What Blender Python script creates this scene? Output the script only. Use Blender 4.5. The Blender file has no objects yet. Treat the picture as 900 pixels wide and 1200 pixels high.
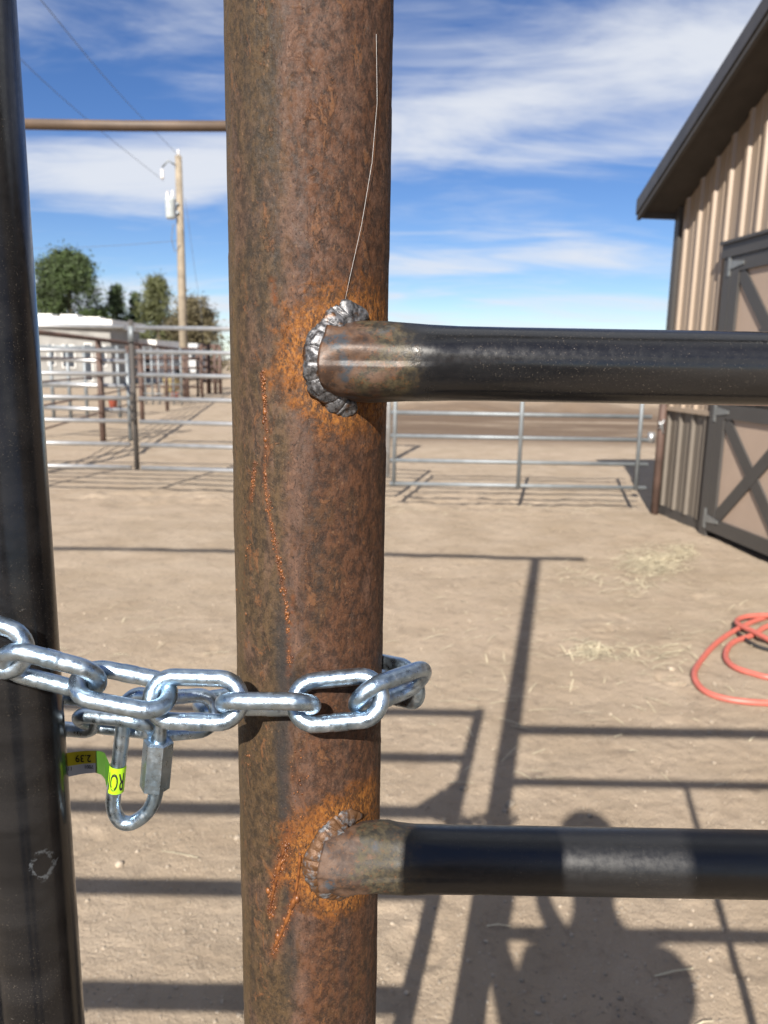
import bpy, math, random
import numpy as np
from mathutils import Vector, Matrix, Quaternion
rad = math.radians
sc = bpy.context.scene
col = sc.collection

# ------------------------------------------------------------------ camera, sky, sun, exposure
F, PITCH, ROLL, H = 901.0, rad(11.0), rad(1.0), 1.42      # focal length in photo pixels (900x1200), camera height
TY, TX = 1.472, 0.334                                     # shadow reach per metre of height (forward, to the right)
cam_d = bpy.data.cameras.new('camera')
cam = bpy.data.objects.new('camera', cam_d); col.objects.link(cam)
CM = Matrix.Rotation(math.pi/2-PITCH, 3, 'X') @ Matrix.Rotation(ROLL, 3, 'Z')
cam.location = (0, 0, H); cam.rotation_euler = CM.to_euler()
cam_d.sensor_fit = 'VERTICAL'; cam_d.sensor_height = 36.0; cam_d.lens = 36.0*F/1200
cam_d.clip_start = 0.01; cam_d.clip_end = 5000
cam_d.dof.use_dof = True; cam_d.dof.focus_distance = 0.36; cam_d.dof.aperture_fstop = 17.0
sc.camera = cam
sc.view_settings.view_transform = 'Standard'; sc.view_settings.look = 'None'
sc.view_settings.exposure = 1.15; sc.view_settings.gamma = 1.0

SUNV = Vector((TX, TY, -1)).normalized()
SUN_EL = math.asin(-SUNV.z)
world = bpy.data.worlds.new('World'); sc.world = world; world.use_nodes = True
CL_ROT, CL_BIG, CL_WIS = -50, (31.0, 3.3, 0), (4.29, 21.7, 0)               # where in its noise the cloud deck is read
def build_world():
    nt = world.node_tree; nt.nodes.clear()
    n = lambda t, **k: (lambda x: ([setattr(x, a, b) for a, b in k.items()], x)[1])(nt.nodes.new(t))
    L = nt.links.new
    sky = n('ShaderNodeTexSky', sky_type='NISHITA', sun_disc=False, sun_elevation=SUN_EL,
            sun_rotation=math.atan2(-SUNV.x, -SUNV.y), altitude=1500, air_density=1.0, dust_density=0.0, ozone_density=2.6)
    tc = n('ShaderNodeTexCoord'); sep = n('ShaderNodeSeparateXYZ'); L(tc.outputs['Generated'], sep.inputs[0])
    def m(op, a, b=None, c=None):
        x = n('ShaderNodeMath', operation=op)
        for i, v in enumerate((a, b, c)):
            if v is None: continue
            if isinstance(v, (int, float)): x.inputs[i].default_value = v
            else: L(v, x.inputs[i])
        return x.outputs[0]
    zz = m('ADD', m('MAXIMUM', sep.outputs[2], 0.0), 0.16)
    px = m('DIVIDE', sep.outputs[0], zz); py = m('DIVIDE', sep.outputs[1], zz)
    cmb = n('ShaderNodeCombineXYZ'); L(px, cmb.inputs[0]); L(py, cmb.inputs[1])
    def noise(loc, rot, scale, s, det, rough, dist):
        mp = n('ShaderNodeMapping'); mp.inputs['Location'].default_value = loc
        mp.inputs['Rotation'].default_value = (0, 0, rad(rot)); mp.inputs['Scale'].default_value = scale
        L(cmb.outputs[0], mp.inputs[0])
        t = n('ShaderNodeTexNoise', noise_dimensions='2D'); L(mp.outputs[0], t.inputs['Vector'])
        t.inputs['Scale'].default_value = s; t.inputs['Detail'].default_value = det
        t.inputs['Roughness'].default_value = rough; t.inputs['Distortion'].default_value = dist
        return t.outputs[0]
    big = noise(CL_BIG, CL_ROT, (0.60, 1.0, 1), 0.85, 3, 0.5, 0.4)            # where the cirrus lies
    wis = noise(CL_WIS, CL_ROT+12, (0.65, 1.5, 1), 1.5, 9, 0.56, 0.5)             # its wisps
    fin = noise((1.0, 3.0, 0), CL_ROT+16, (0.8, 2.0, 1), 6.0, 8, 0.60, 0.4)
    d = m('ADD', m('ADD', m('MULTIPLY', big, 1.15), m('MULTIPLY', wis, 0.80)), m('MULTIPLY', fin, 0.16))
    def band(a, b, lo, hi):
        x = n('ShaderNodeMapRange', interpolation_type='SMOOTHSTEP'); L(sep.outputs[2], x.inputs['Value'])
        for k, v in zip(('From Min', 'From Max', 'To Min', 'To Max'), (a, b, lo, hi)): x.inputs[k].default_value = v
        return x.outputs[0]
    # the deck thins out to a clear belt low in the sky, with a pale bank along the horizon, all the way round
    d = m('ADD', d, m('ADD', band(0.14, 0.23, -0.22, 0.0), band(0.105, 0.07, 0.0, 0.30)))
    mr = n('ShaderNodeMapRange', interpolation_type='SMOOTHSTEP')
    L(d, mr.inputs['Value']); mr.inputs['From Min'].default_value = 0.85; mr.inputs['From Max'].default_value = 1.31
    mr.inputs['To Max'].default_value = 0.92
    mix = n('ShaderNodeMix', data_type='RGBA'); L(mr.outputs[0], mix.inputs['Factor'])
    hs = n('ShaderNodeHueSaturation'); hs.inputs['Saturation'].default_value = 1.22; hs.inputs['Hue'].default_value = 0.512; hs.inputs['Value'].default_value = 1.0; L(sky.outputs[0], hs.inputs['Color'])
    L(hs.outputs[0], mix.inputs['A']); mix.inputs['B'].default_value = (7.2, 7.5, 8.1, 1)
    bg = n('ShaderNodeBackground'); bg.inputs['Strength'].default_value = 0.05; L(mix.outputs['Result'], bg.inputs['Color'])
    out = n('ShaderNodeOutputWorld'); L(bg.outputs[0], out.inputs['Surface'])
build_world()
sun_d = bpy.data.lights.new('sun', 'SUN'); sun_d.energy = 5.0; sun_d.angle = rad(0.53); sun_d.color = (1.0, 0.93, 0.83)
sun = bpy.data.objects.new('sun', sun_d); col.objects.link(sun)
sun.rotation_euler = SUNV.to_track_quat('-Z', 'Y').to_euler(); sun.location = (-10, -40, 30)

# ------------------------------------------------------------------ helpers
def ray(x, y): return CM @ Vector(((x-450)/F, -(y-600)/F, -1.0))
def at(x, y, Y):                                            # the point at forward distance Y seen at photo pixel x, y
    d = ray(x, y); return Vector((0, 0, H)) + d*(Y/d.y)
def gnd(x, y, z=0.0):
    d = ray(x, y); return Vector((0, 0, H)) + d*((z-H)/d.z)
def tag(o, label=None, cat=None, group=None, kind=None):
    for k, v in (('label', label), ('category', cat), ('group', group), ('kind', kind)):
        if v: o[k] = v
    return o
def thing(name, loc, label, cat, group=None):
    o = bpy.data.objects.new(name, None); col.objects.link(o); o.location = loc; o.empty_display_size = 0.05
    return tag(o, label, cat, group)
def wloc(o):
    v = o.location.copy()
    while o.parent: o = o.parent; v = v + Vector((0, 0, 0))
    return v
def link(name, me, parent=None, basis=None, kind=None):
    o = bpy.data.objects.new(name, me); col.objects.link(o)
    if basis is not None: o.matrix_basis = basis
    if parent is not None:
        o.parent = parent
        top = parent
        if parent.type == 'EMPTY': o.matrix_parent_inverse = Matrix.Translation(-parent.location)
        else: o.matrix_parent_inverse = parent.matrix_basis.inverted()
    if kind: o['kind'] = kind
    return o
class MB:
    def __init__(s): s.v = []; s.f = []
    def add(s, v, f):
        b = len(s.v); s.v += [tuple(p) for p in v]; s.f += [tuple(i+b for i in q) for q in f]; return s
    def box(s, lo, hi, fr=None):
        x0, y0, z0 = lo; x1, y1, z1 = hi
        v = [(x0,y0,z0),(x1,y0,z0),(x1,y1,z0),(x0,y1,z0),(x0,y0,z1),(x1,y0,z1),(x1,y1,z1),(x0,y1,z1)]
        if fr: v = [fr(*p) for p in v]
        return s.add(v, [(0,3,2,1),(4,5,6,7),(0,1,5,4),(1,2,6,5),(2,3,7,6),(3,0,4,7)])
    def tube(s, path, r, n=16, closed=False, caps=True):
        P = [Vector(p) for p in path]; m = len(P)
        R = r if hasattr(r, '__len__') else [r]*m
        T = []
        for i in range(m):
            a = P[(i-1) % m] if closed or i > 0 else P[i]; b = P[(i+1) % m] if closed or i < m-1 else P[i]
            T.append((b-a).normalized())
        up = Vector((0, 0, 1)) if abs(T[0].z) < 0.9 else Vector((0, 1, 0))
        u = (up - T[0]*up.dot(T[0])).normalized(); V = []
        for i in range(m):
            u = (u - T[i]*u.dot(T[i])).normalized(); w = T[i].cross(u)
            for k in range(n):
                a = 2*math.pi*k/n; V.append(P[i] + (u*math.cos(a)+w*math.sin(a))*R[i])
        fc = []
        for i in range(m if closed else m-1):
            j = (i+1) % m
            for k in range(n):
                k2 = (k+1) % n; fc.append((i*n+k, i*n+k2, j*n+k2, j*n+k))
        if not closed and caps: fc += [tuple(range(n-1, -1, -1)), tuple((m-1)*n+k for k in range(n))]
        return s.add(V, fc)
    def mesh(s, name, mat, smooth=True, flat_from=None):
        me = bpy.data.meshes.new(name); me.from_pydata(s.v, [], s.f); me.validate()
        if smooth: me.polygons.foreach_set('use_smooth', [len(p.vertices) <= 4 for p in me.polygons])
        if mat: me.materials.append(mat)
        me.update(); return me
    def build(s, name, mat, parent=None, smooth=True, kind=None):
        return link(name, s.mesh(name, mat, smooth), parent, None, kind)
def catmull(P, n=8, closed=False):
    P = [Vector(p) for p in P]; m = len(P); out = []
    for i in range(m if closed else m-1):
        g = lambda k: P[k % m] if closed else P[min(max(k, 0), m-1)]
        a, b, c, d = g(i-1), g(i), g(i+1), g(i+2)
        for k in range(n):
            t = k/n; out.append(0.5*((2*b)+(c-a)*t+(2*a-5*b+4*c-d)*t*t+(3*b-a-3*c+d)*t**3))
    if not closed: out.append(P[-1])
    return out
def vnoise(x, y, seed=0):
    x = np.asarray(x, float); y = np.asarray(y, float)
    xi = np.floor(x).astype(np.int64); yi = np.floor(y).astype(np.int64); fx = x-xi; fy = y-yi
    fx = fx*fx*(3-2*fx); fy = fy*fy*(3-2*fy)
    def h(a, b):
        n = (a*374761393 + b*668265263 + seed*974711) & 0x7fffffff
        n = ((n ^ (n >> 13))*1274126177) & 0x7fffffff
        n = ((n ^ (n >> 16))*2246822519) & 0x7fffffff
        return (n & 0xffff)/65535.0
    return (h(xi,yi)*(1-fx)+h(xi+1,yi)*fx)*(1-fy) + (h(xi,yi+1)*(1-fx)+h(xi+1,yi+1)*fx)*fy
def fbm(x, y, o=4, seed=0, g=0.5):
    s = 0; a = 1; t = 0
    for i in range(o): s = s + a*(vnoise(x*2**i+i*17.3, y*2**i-i*9.1, seed+i)-0.5); t += a; a *= g
    return s/t*2

# ------------------------------------------------------------------ material helper
class Mat:
    def __init__(s, name, **pr):
        s.m = bpy.data.materials.new(name); s.m.use_nodes = True; s.nt = s.m.node_tree
        s.b = s.nt.nodes['Principled BSDF']; s._tc = None
        for k, v in pr.items(): s.set(k, v)
    KEY = dict(color='Base Color', rough='Roughness', metal='Metallic', spec='Specular IOR Level', normal='Normal',
               coat='Coat Weight', coat_rough='Coat Roughness', alpha='Alpha', trans='Transmission Weight')
    def _in(s, sock, v):
        if v is None: return
        if isinstance(v, bpy.types.NodeSocket): s.nt.links.new(v, sock)
        elif isinstance(v, (tuple, list)) and len(v) == 3 and sock.type == 'RGBA': sock.default_value = (*v, 1)
        else: sock.default_value = v
    def set(s, k, v): s._in(s.b.inputs[s.KEY[k]], v)
    def co(s):
        if not s._tc: s._tc = s.nt.nodes.new('ShaderNodeTexCoord').outputs['Object']
        return s._tc
    def node(s, t, **k):
        n = s.nt.nodes.new(t)
        for a, b in k.items(): setattr(n, a, b)
        return n
    def map(s, scale=(1,1,1), loc=(0,0,0), rot=(0,0,0), vec=None):
        n = s.node('ShaderNodeMapping'); s._in(n.inputs['Vector'], vec or s.co())
        n.inputs['Scale'].default_value = scale; n.inputs['Location'].default_value = loc; n.inputs['Rotation'].default_value = rot
        return n.outputs[0]
    def noise(s, scale, detail=4, rough=0.55, vec=None, dist=0.0):
        n = s.node('ShaderNodeTexNoise'); s._in(n.inputs['Vector'], vec or s.co())
        n.inputs['Scale'].default_value = scale; n.inputs['Detail'].default_value = detail
        n.inputs['Roughness'].default_value = rough; n.inputs['Distortion'].default_value = dist; return n.outputs['Fac']
    def vor(s, scale, vec=None, feature='F1', out='Distance', rnd=1.0):
        n = s.node('ShaderNodeTexVoronoi', feature=feature); s._in(n.inputs['Vector'], vec or s.co())
        n.inputs['Scale'].default_value = scale; n.inputs['Randomness'].default_value = rnd; return n.outputs[out]
    def ramp(s, v, a, b, lo=0.0, hi=1.0, smooth=True):
        n = s.node('ShaderNodeMapRange', interpolation_type='SMOOTHSTEP' if smooth else 'LINEAR'); s._in(n.inputs['Value'], v)
        n.inputs['From Min'].default_value = a; n.inputs['From Max'].default_value = b
        n.inputs['To Min'].default_value = lo; n.inputs['To Max'].default_value = hi; return n.outputs[0]
    def math(s, op, a, b=None, c=None):
        n = s.node('ShaderNodeMath', operation=op)
        for i, v in enumerate((a, b, c)): s._in(n.inputs[i], v)
        return n.outputs[0]
    def mix(s, f, a, b, mode='MIX'):
        n = s.node('ShaderNodeMix', data_type='RGBA', blend_type=mode); s._in(n.inputs['Factor'], f)
        s._in(n.inputs['A'], a); s._in(n.inputs['B'], b); return n.outputs['Result']
    def sep(s, vec=None):
        n = s.node('ShaderNodeSeparateXYZ'); s._in(n.inputs[0], vec or s.co()); return n.outputs
    def bump(s, h, strength=0.5, dist=0.001, normal=None):
        n = s.node('ShaderNodeBump'); s._in(n.inputs['Height'], h); n.inputs['Strength'].default_value = strength
        n.inputs['Distance'].default_value = dist; s._in(n.inputs['Normal'], normal); return n.outputs[0]
    def dist(s, p, scale=(1,1,1), vec=None):
        mp = s.node('ShaderNodeVectorMath', operation='SUBTRACT'); s._in(mp.inputs[0], vec or s.co()); mp.inputs[1].default_value = p
        m2 = s.node('ShaderNodeVectorMath', operation='MULTIPLY'); s._in(m2.inputs[0], mp.outputs[0]); m2.inputs[1].default_value = scale
        l = s.node('ShaderNodeVectorMath', operation='LENGTH'); s._in(l.inputs[0], m2.outputs[0]); return l.outputs['Value']

def simple(name, color, rough=0.6, metal=0.0, var=0.15, scale=6.0, bump=0.0, bscale=40, spec=0.5):
    M = Mat(name, rough=rough, metal=metal, spec=spec)
    n = M.noise(scale, 5, 0.6)
    M.set('color', M.mix(M.ramp(n, 0.3, 0.7), tuple(c*(1-var) for c in color), tuple(min(1, c*(1+var)) for c in color)))
    if bump: M.set('normal', M.bump(M.noise(bscale, 4), bump, 0.01))
    return M.m

# key places
RP, XP, YP = 0.0378, -0.0375, 0.382                        # rusty post
RR, YR = 0.0163, 0.3495                                     # its rails
Z_RAIL = (1.683, 1.420, 1.1734, 0.930)
def on_post(x, y, lift=0.0):
    d = ray(x, y); o = Vector((0-XP, 0-YP)); dd = Vector((d.x, d.y)); R = RP+lift
    a = dd.dot(dd); b = 2*o.dot(dd); c = o.dot(o)-R*R; disc = max(0, b*b-4*a*c)
    t = (-b-math.sqrt(disc))/(2*a); return Vector((0, 0, H))+d*t

def mat_rust():
    M = Mat('rusty_steel', rough=0.72, spec=0.30)
    c = M.co(); X, Y, Z = M.sep()[:3]
    at_ = M.node('ShaderNodeAttribute', attribute_name='rust_run').outputs['Fac']
    n1 = M.noise(38, 8, 0.62, M.map((1, 1, 0.18)), 0.6); n2 = M.noise(260, 8, 0.80, M.map((1, 1, 0.7)), 0.2)
    n3 = M.noise(420, 5, 0.7); n4 = M.noise(1300, 3, 0.75); n6 = M.noise(700, 4, 0.75, M.map((1, 1, 0.55)))
    n5 = M.noise(30, 9, 0.72, M.map((1, 1, 0.45), (3.1, 0.2, 1.7)), 0.4)                               # blotches
    n7 = M.noise(62, 6, 0.60, M.map((1, 1, 0.055), (1.7, 4.0, 0.3)), 0.25)                             # long runs of scale
    n8 = M.noise(95, 9, 0.76, M.map((1, 1, 0.6), (7.7, 1.0, 5.3)), 0.6)                                # flaked patches
    xl = M.math('ADD', X, -XP)
    side = M.ramp(M.math('ADD', xl, M.math('MULTIPLY', M.math('ADD', n1, -0.5), 0.040)), -0.013, 0.002)
    olive = M.mix(M.ramp(n2, 0.40, 0.60), (0.0240, 0.0158, 0.0088), (0.0660, 0.0405, 0.0195))
    red = M.mix(M.ramp(n2, 0.40, 0.60), (0.0245, 0.0112, 0.0062), (0.0760, 0.0320, 0.0148))
    base = M.mix(side, olive, red)
    base = M.mix(M.ramp(n5, 0.48, 0.62, 0, 0.65), base, M.mix(M.ramp(n2, 0.40, 0.60), (0.0320, 0.0180, 0.0130), (0.0980, 0.0560, 0.0400)))    # mauve bloom
    base = M.mix(M.ramp(n5, 0.48, 0.36, 0, 0.50), base, M.mix(M.ramp(n2, 0.40, 0.60), (0.0150, 0.0098, 0.0058), (0.0520, 0.0290, 0.0110)))   # dark ochre
    base = M.mix(M.math('MULTIPLY', M.ramp(n8, 0.56, 0.62, 0, 0.85), M.ramp(n6, 0.35, 0.6, 0.4, 1.0)), base, (0.115, 0.050, 0.0200))      # flaked, brighter rust
    scale_ = M.mix(M.math('MULTIPLY', M.ramp(n7, 0.50, 0.62, 0, 0.50), M.ramp(n3, 0.66, 0.42, 0.35, 1.0)), base, (0.0150, 0.0140, 0.0138))
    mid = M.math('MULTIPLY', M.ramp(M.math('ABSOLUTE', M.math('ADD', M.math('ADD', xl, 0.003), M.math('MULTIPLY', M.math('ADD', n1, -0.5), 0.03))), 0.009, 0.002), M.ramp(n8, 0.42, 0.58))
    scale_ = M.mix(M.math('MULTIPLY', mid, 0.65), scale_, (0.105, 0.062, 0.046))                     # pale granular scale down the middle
    edge = M.ramp(M.math('ADD', xl, M.math('MULTIPLY', M.math('ADD', n7, -0.5), 0.02)), -0.030, -0.035)
    scale_ = M.mix(M.math('MULTIPLY', edge, 0.55), scale_, (0.078, 0.052, 0.024))                    # paler ochre along the left edge
    runx = M.math('ABSOLUTE', M.math('ADD', M.math('ADD', xl, 0.0085), M.math('MULTIPLY', M.math('ADD', n1, -0.5), 0.020)))
    run = M.math('MULTIPLY', M.ramp(runx, 0.0065, 0.001), M.math('MULTIPLY', M.ramp(Z, 1.345, 1.28), M.ramp(Z, 1.06, 1.15)))
    col_ = M.mix(M.math('MULTIPLY', run, 0.80), scale_, (0.0140, 0.0142, 0.0152))
    halo = None; inner = None
    for zc in (Z_RAIL[1], Z_RAIL[2]):                                                             # fresh orange rust round the welds
        d = M.dist((XP+0.025, YP-RP, zc+0.001), (0.84, 0.25, 0.92))
        d = M.math('ADD', d, M.math('MULTIPLY', M.math('ADD', M.noise(75, 8, 0.68, None, 0.9), -0.5), 0.036))
        h = M.ramp(d, 0.0375, 0.0290); g = M.ramp(d, 0.0315, 0.0240)
        halo = h if halo is None else M.math('MAXIMUM', halo, h); inner = g if inner is None else M.math('MAXIMUM', inner, g)
    orange = M.mix(M.math('MULTIPLY', M.ramp(n2, 0.40, 0.58), M.ramp(n8, 0.38, 0.56, 0.25, 1.0)), (0.034, 0.0145, 0.0052), (0.165, 0.056, 0.0090))
    orange = M.mix(M.math('MULTIPLY', inner, M.ramp(n6, 0.45, 0.6)), orange, (0.225, 0.088, 0.016))
    col_ = M.mix(M.math('MULTIPLY', halo, M.ramp(n3, 0.30, 0.56, 0.45, 1.0)), col_, orange)
    stain = M.math('MULTIPLY', at_, M.ramp(n3, 0.34, 0.60, 0.10, 0.80))
    col_ = M.mix(stain, col_, (0.115, 0.036, 0.009))
    col_ = M.mix(M.ramp(M.noise(190, 7, 0.78, M.map((1, 1, 0.6))), 0.63, 0.72, 0, 0.7), col_, (0.110, 0.054, 0.020))     # orange flecks
    col_ = M.mix(M.ramp(M.vor(330, M.map((1, 1, 0.7))), 0.20, 0.10, 0, 0.7), col_, M.mix(M.ramp(n2, 0.45, 0.55), (0.010, 0.007, 0.006), (0.120, 0.068, 0.036)))
    col_ = M.mix(M.math('MULTIPLY', M.ramp(n6, 0.46, 0.33, 0, 0.80), M.ramp(n8, 0.40, 0.60, 0.15, 1.0)), col_, (0.0080, 0.0058, 0.0048))                     # pits
    col_ = M.mix(M.ramp(n4, 0.58, 0.72, 0, 0.55), col_, (0.120, 0.082, 0.054))                      # pale grains
    M.set('color', col_)
    M.set('rough', M.ramp(n3, 0.3, 0.7, 0.48, 0.85))
    hh = M.math('ADD', M.math('MULTIPLY', n3, 0.7), M.math('ADD', M.math('MULTIPLY', n6, 0.55), M.math('ADD', n2, M.math('MULTIPLY', M.ramp(n8, 0.55, 0.60), 0.5))))
    M.set('normal', M.bump(hh, 0.55, 0.0009))
    return M.m
def mat_rail(name, zc=None, rusty=0.0, spec=0.6, scuff=None):
    """black mill-scale pipe; near the weld bare, heat-tinted and rusted"""
    M = Mat(name, spec=spec)
    X, Y, Z = M.sep()[:3]
    n1 = M.noise(60, 6, 0.6, M.map((0.12, 1, 1))); n2 = M.noise(300, 5, 0.65); n3 = M.noise(1100, 3, 0.7); n0 = M.noise(22, 4, 0.5)
    black = M.mix(M.ramp(n1, 0.3, 0.7), (0.005, 0.0052, 0.006), (0.012, 0.012, 0.013))
    dust = M.math('MULTIPLY', M.ramp(n3, 0.60, 0.72), M.ramp(n0, 0.42, 0.62))
    black = M.mix(M.math('MULTIPLY', dust, 0.28), black, (0.20, 0.165, 0.125))
    spots = M.math('MULTIPLY', M.ramp(M.noise(520, 3, 0.6), 0.70, 0.76), M.ramp(M.noise(28, 4), 0.56, 0.66))
    black = M.mix(M.math('MULTIPLY', spots, 0.6), black, (0.30, 0.28, 0.25))
    scr = M.noise(30, 6, 0.8, M.map((0.05, 1.6, 3.2), (0.3, 0, 0.7), (0, 0.12, 0)))
    black = M.mix(M.ramp(scr, 0.70, 0.74, 0, 0.22), black, (0.34, 0.33, 0.32))
    endb = 0.0
    col_, rgh, met = black, M.ramp(n2, 0.3, 0.7, 0.15+0.16*rusty, 0.25+0.18*rusty), 0.0
    if zc is not None:
        wob = M.math('MULTIPLY', M.math('ADD', M.noise(50, 6, 0.65), -0.5), 0.060); wb2 = M.math('MULTIPLY', M.math('ADD', M.noise(260, 5, 0.7), -0.5), 0.016)
        x = M.math('ADD', X, M.math('ADD', wob, wb2))
        tint = M.mix(M.ramp(n2, 0.35, 0.65), (0.016, 0.0135, 0.0080), (0.060, 0.047, 0.0240))
        brown = M.mix(M.ramp(M.noise(140, 5, 0.6), 0.38, 0.62), (0.034, 0.017, 0.010), (0.082, 0.046, 0.028))
        blue = (0.030, 0.036, 0.045)
        f2 = M.ramp(x, 0.022 if rusty else 0.014, -0.002); f3 = M.ramp(x, -0.002, -0.008)
        col_ = M.mix(f2, col_, tint); col_ = M.mix(f3, col_, brown)
        col_ = M.mix(M.math('MULTIPLY', M.ramp(M.noise(75, 3, 0.5), 0.55, 0.66), M.ramp(x, 0.002, -0.006)), col_, blue)
        col_ = M.mix(M.math('MULTIPLY', f2, M.ramp(M.noise(330, 6, 0.75), 0.53, 0.64, 0, 0.8)), col_, (0.090, 0.036, 0.011))
        col_ = M.mix(M.math('MULTIPLY', f2, M.ramp(M.noise(210, 6, 0.75), 0.46, 0.36, 0, 0.8)), col_, (0.012, 0.010, 0.009))
        endb = M.math('MULTIPLY', f2, M.noise(180, 6, 0.7))
        rgh = M.math('ADD', rgh, M.math('MULTIPLY', M.ramp(X, 0.026, 0.0), 0.34))
        met = M.math('MULTIPLY', f2, 0.15)
    if scuff is not None:
        ws = M.math('MULTIPLY', M.ramp(M.math('ABSOLUTE', M.math('ADD', M.math('ADD', M.dist(scuff, (1.0, 0.2, 0.55)), -0.0042), M.math('MULTIPLY', M.math('ADD', M.noise(150, 4, 0.6), -0.5), 0.005))), 0.0011, 0.0004), M.ramp(M.noise(240, 4, 0.7), 0.46, 0.60, 0.0, 0.32))
        col_ = M.mix(ws, col_, (0.16, 0.18, 0.20))
    M.set('color', col_); M.set('rough', rgh); M.set('metal', met)
    M.set('normal', M.bump(M.math('ADD', M.math('MULTIPLY', n2, 0.5), M.math('ADD', M.math('MULTIPLY', endb, 6.0), M.math('ADD', n1, M.math('MULTIPLY', spots, 0.6)))), 0.11, 0.0006))
    return M.m
def mat_weld(name, rust):
    M = Mat(name, metal=0.7-0.45*rust)
    n = M.noise(160, 5, 0.6); n2 = M.noise(500, 4, 0.6)
    M.set('color', M.mix(M.ramp(n, 0.58-rust*0.26, 0.70-rust*0.22), M.mix(M.ramp(n2, 0.3, 0.7), (0.035, 0.035, 0.037), (0.17, 0.17, 0.18)), (0.085, 0.040, 0.016)))
    M.set('rough', M.ramp(n2, 0.3, 0.7, 0.30+0.2*rust, 0.52+0.2*rust)); M.set('normal', M.bump(M.math('ADD', n, n2), 0.35, 0.0010))
    return M.m
def mat_zinc(name='zinc_plate'):
    M = Mat(name, metal=1.0)
    n = M.noise(260, 5, 0.65); n2 = M.noise(1500, 3, 0.6); n0 = M.noise(70, 3)
    c = M.mix(M.ramp(n0, 0.35, 0.65), (0.29, 0.39, 0.49), (0.45, 0.54, 0.63))
    c = M.mix(M.ramp(n, 0.60, 0.70, 0, 0.55), c, (0.66, 0.68, 0.70))
    c = M.mix(M.ramp(M.noise(600, 3), 0.66, 0.74, 0, 0.6), c, (0.16, 0.16, 0.17))
    M.set('color', c); M.set('rough', M.ramp(n, 0.35, 0.7, 0.26, 0.48))
    M.set('normal', M.bump(M.math('ADD', n, M.math('MULTIPLY', n2, 0.4)), 0.42, 0.0006))
    return M.m
def mat_ground():
    M = Mat('dry_dirt', rough=0.95, spec=0.12)
    X, Y, Z = M.sep()[:3]
    n0 = M.noise(0.35, 5, 0.55); n1 = M.noise(2.2, 6, 0.6); n2 = M.noise(16, 6, 0.65); n3 = M.noise(110, 5, 0.7)
    c = M.mix(M.ramp(n1, 0.3, 0.7), (0.265, 0.210, 0.152), (0.330, 0.268, 0.203))
    c = M.mix(M.ramp(n0, 0.42, 0.68, 0, 0.5), c, (0.330, 0.262, 0.200))
    c = M.mix(M.ramp(n2, 0.54, 0.72, 0, 0.55), c, (0.167, 0.131, 0.099))
    c = M.mix(M.ramp(M.noise(5.5, 6, 0.65, None, 0.5), 0.54, 0.66, 0, 0.45), c, (0.205, 0.160, 0.118))
    c = M.mix(M.ramp(M.noise(48, 4, 0.65), 0.66, 0.72, 0, 0.6), c, (0.120, 0.092, 0.066))
    c = M.mix(M.ramp(n3, 0.60, 0.74, 0, 0.45), c, (0.372, 0.326, 0.272))
    c = M.mix(M.ramp(n3, 0.40, 0.28, 0, 0.45), c, (0.124, 0.096, 0.071))
    pale = M.math('MULTIPLY', M.ramp(M.vor(60), 0.20, 0.10), M.ramp(M.noise(4, 3), 0.48, 0.60))
    c = M.mix(M.math('MULTIPLY', pale, 0.5), c, (0.409, 0.378, 0.326))
    # damp, worked soil of the pen beyond the gates, and paler scraped bands across it
    far = M.math('MULTIPLY', M.math('MULTIPLY', M.ramp(Y, 13.0, 15.5), M.ramp(Y, 27.0, 21.0)), M.ramp(X, -2.5, 0.5))
    band = M.noise(0.55, 5, 0.6, M.map((0.22, 1.0, 1), (0.0, 2.6, 0)))
    c = M.mix(M.math('MULTIPLY', far, M.ramp(band, 0.34, 0.50, 0.25, 0.90)), c, (0.105, 0.072, 0.050))
    dung = M.math('MULTIPLY', M.ramp(M.noise(7, 4, 0.6, M.map((0.5, 1, 1))), 0.56, 0.66), M.math('MULTIPLY', M.ramp(Y, 5.6, 7.6), M.ramp(Y, 14, 10)))
    c = M.mix(M.math('MULTIPLY', dung, 0.45), c, (0.136, 0.106, 0.078))
    M.set('color', c)
    M.set('normal', M.bump(M.math('ADD', M.math('MULTIPLY', n2, 1.2), M.math('MULTIPLY', n3, 0.60)), 0.85, 0.013))
    return M.m

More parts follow.
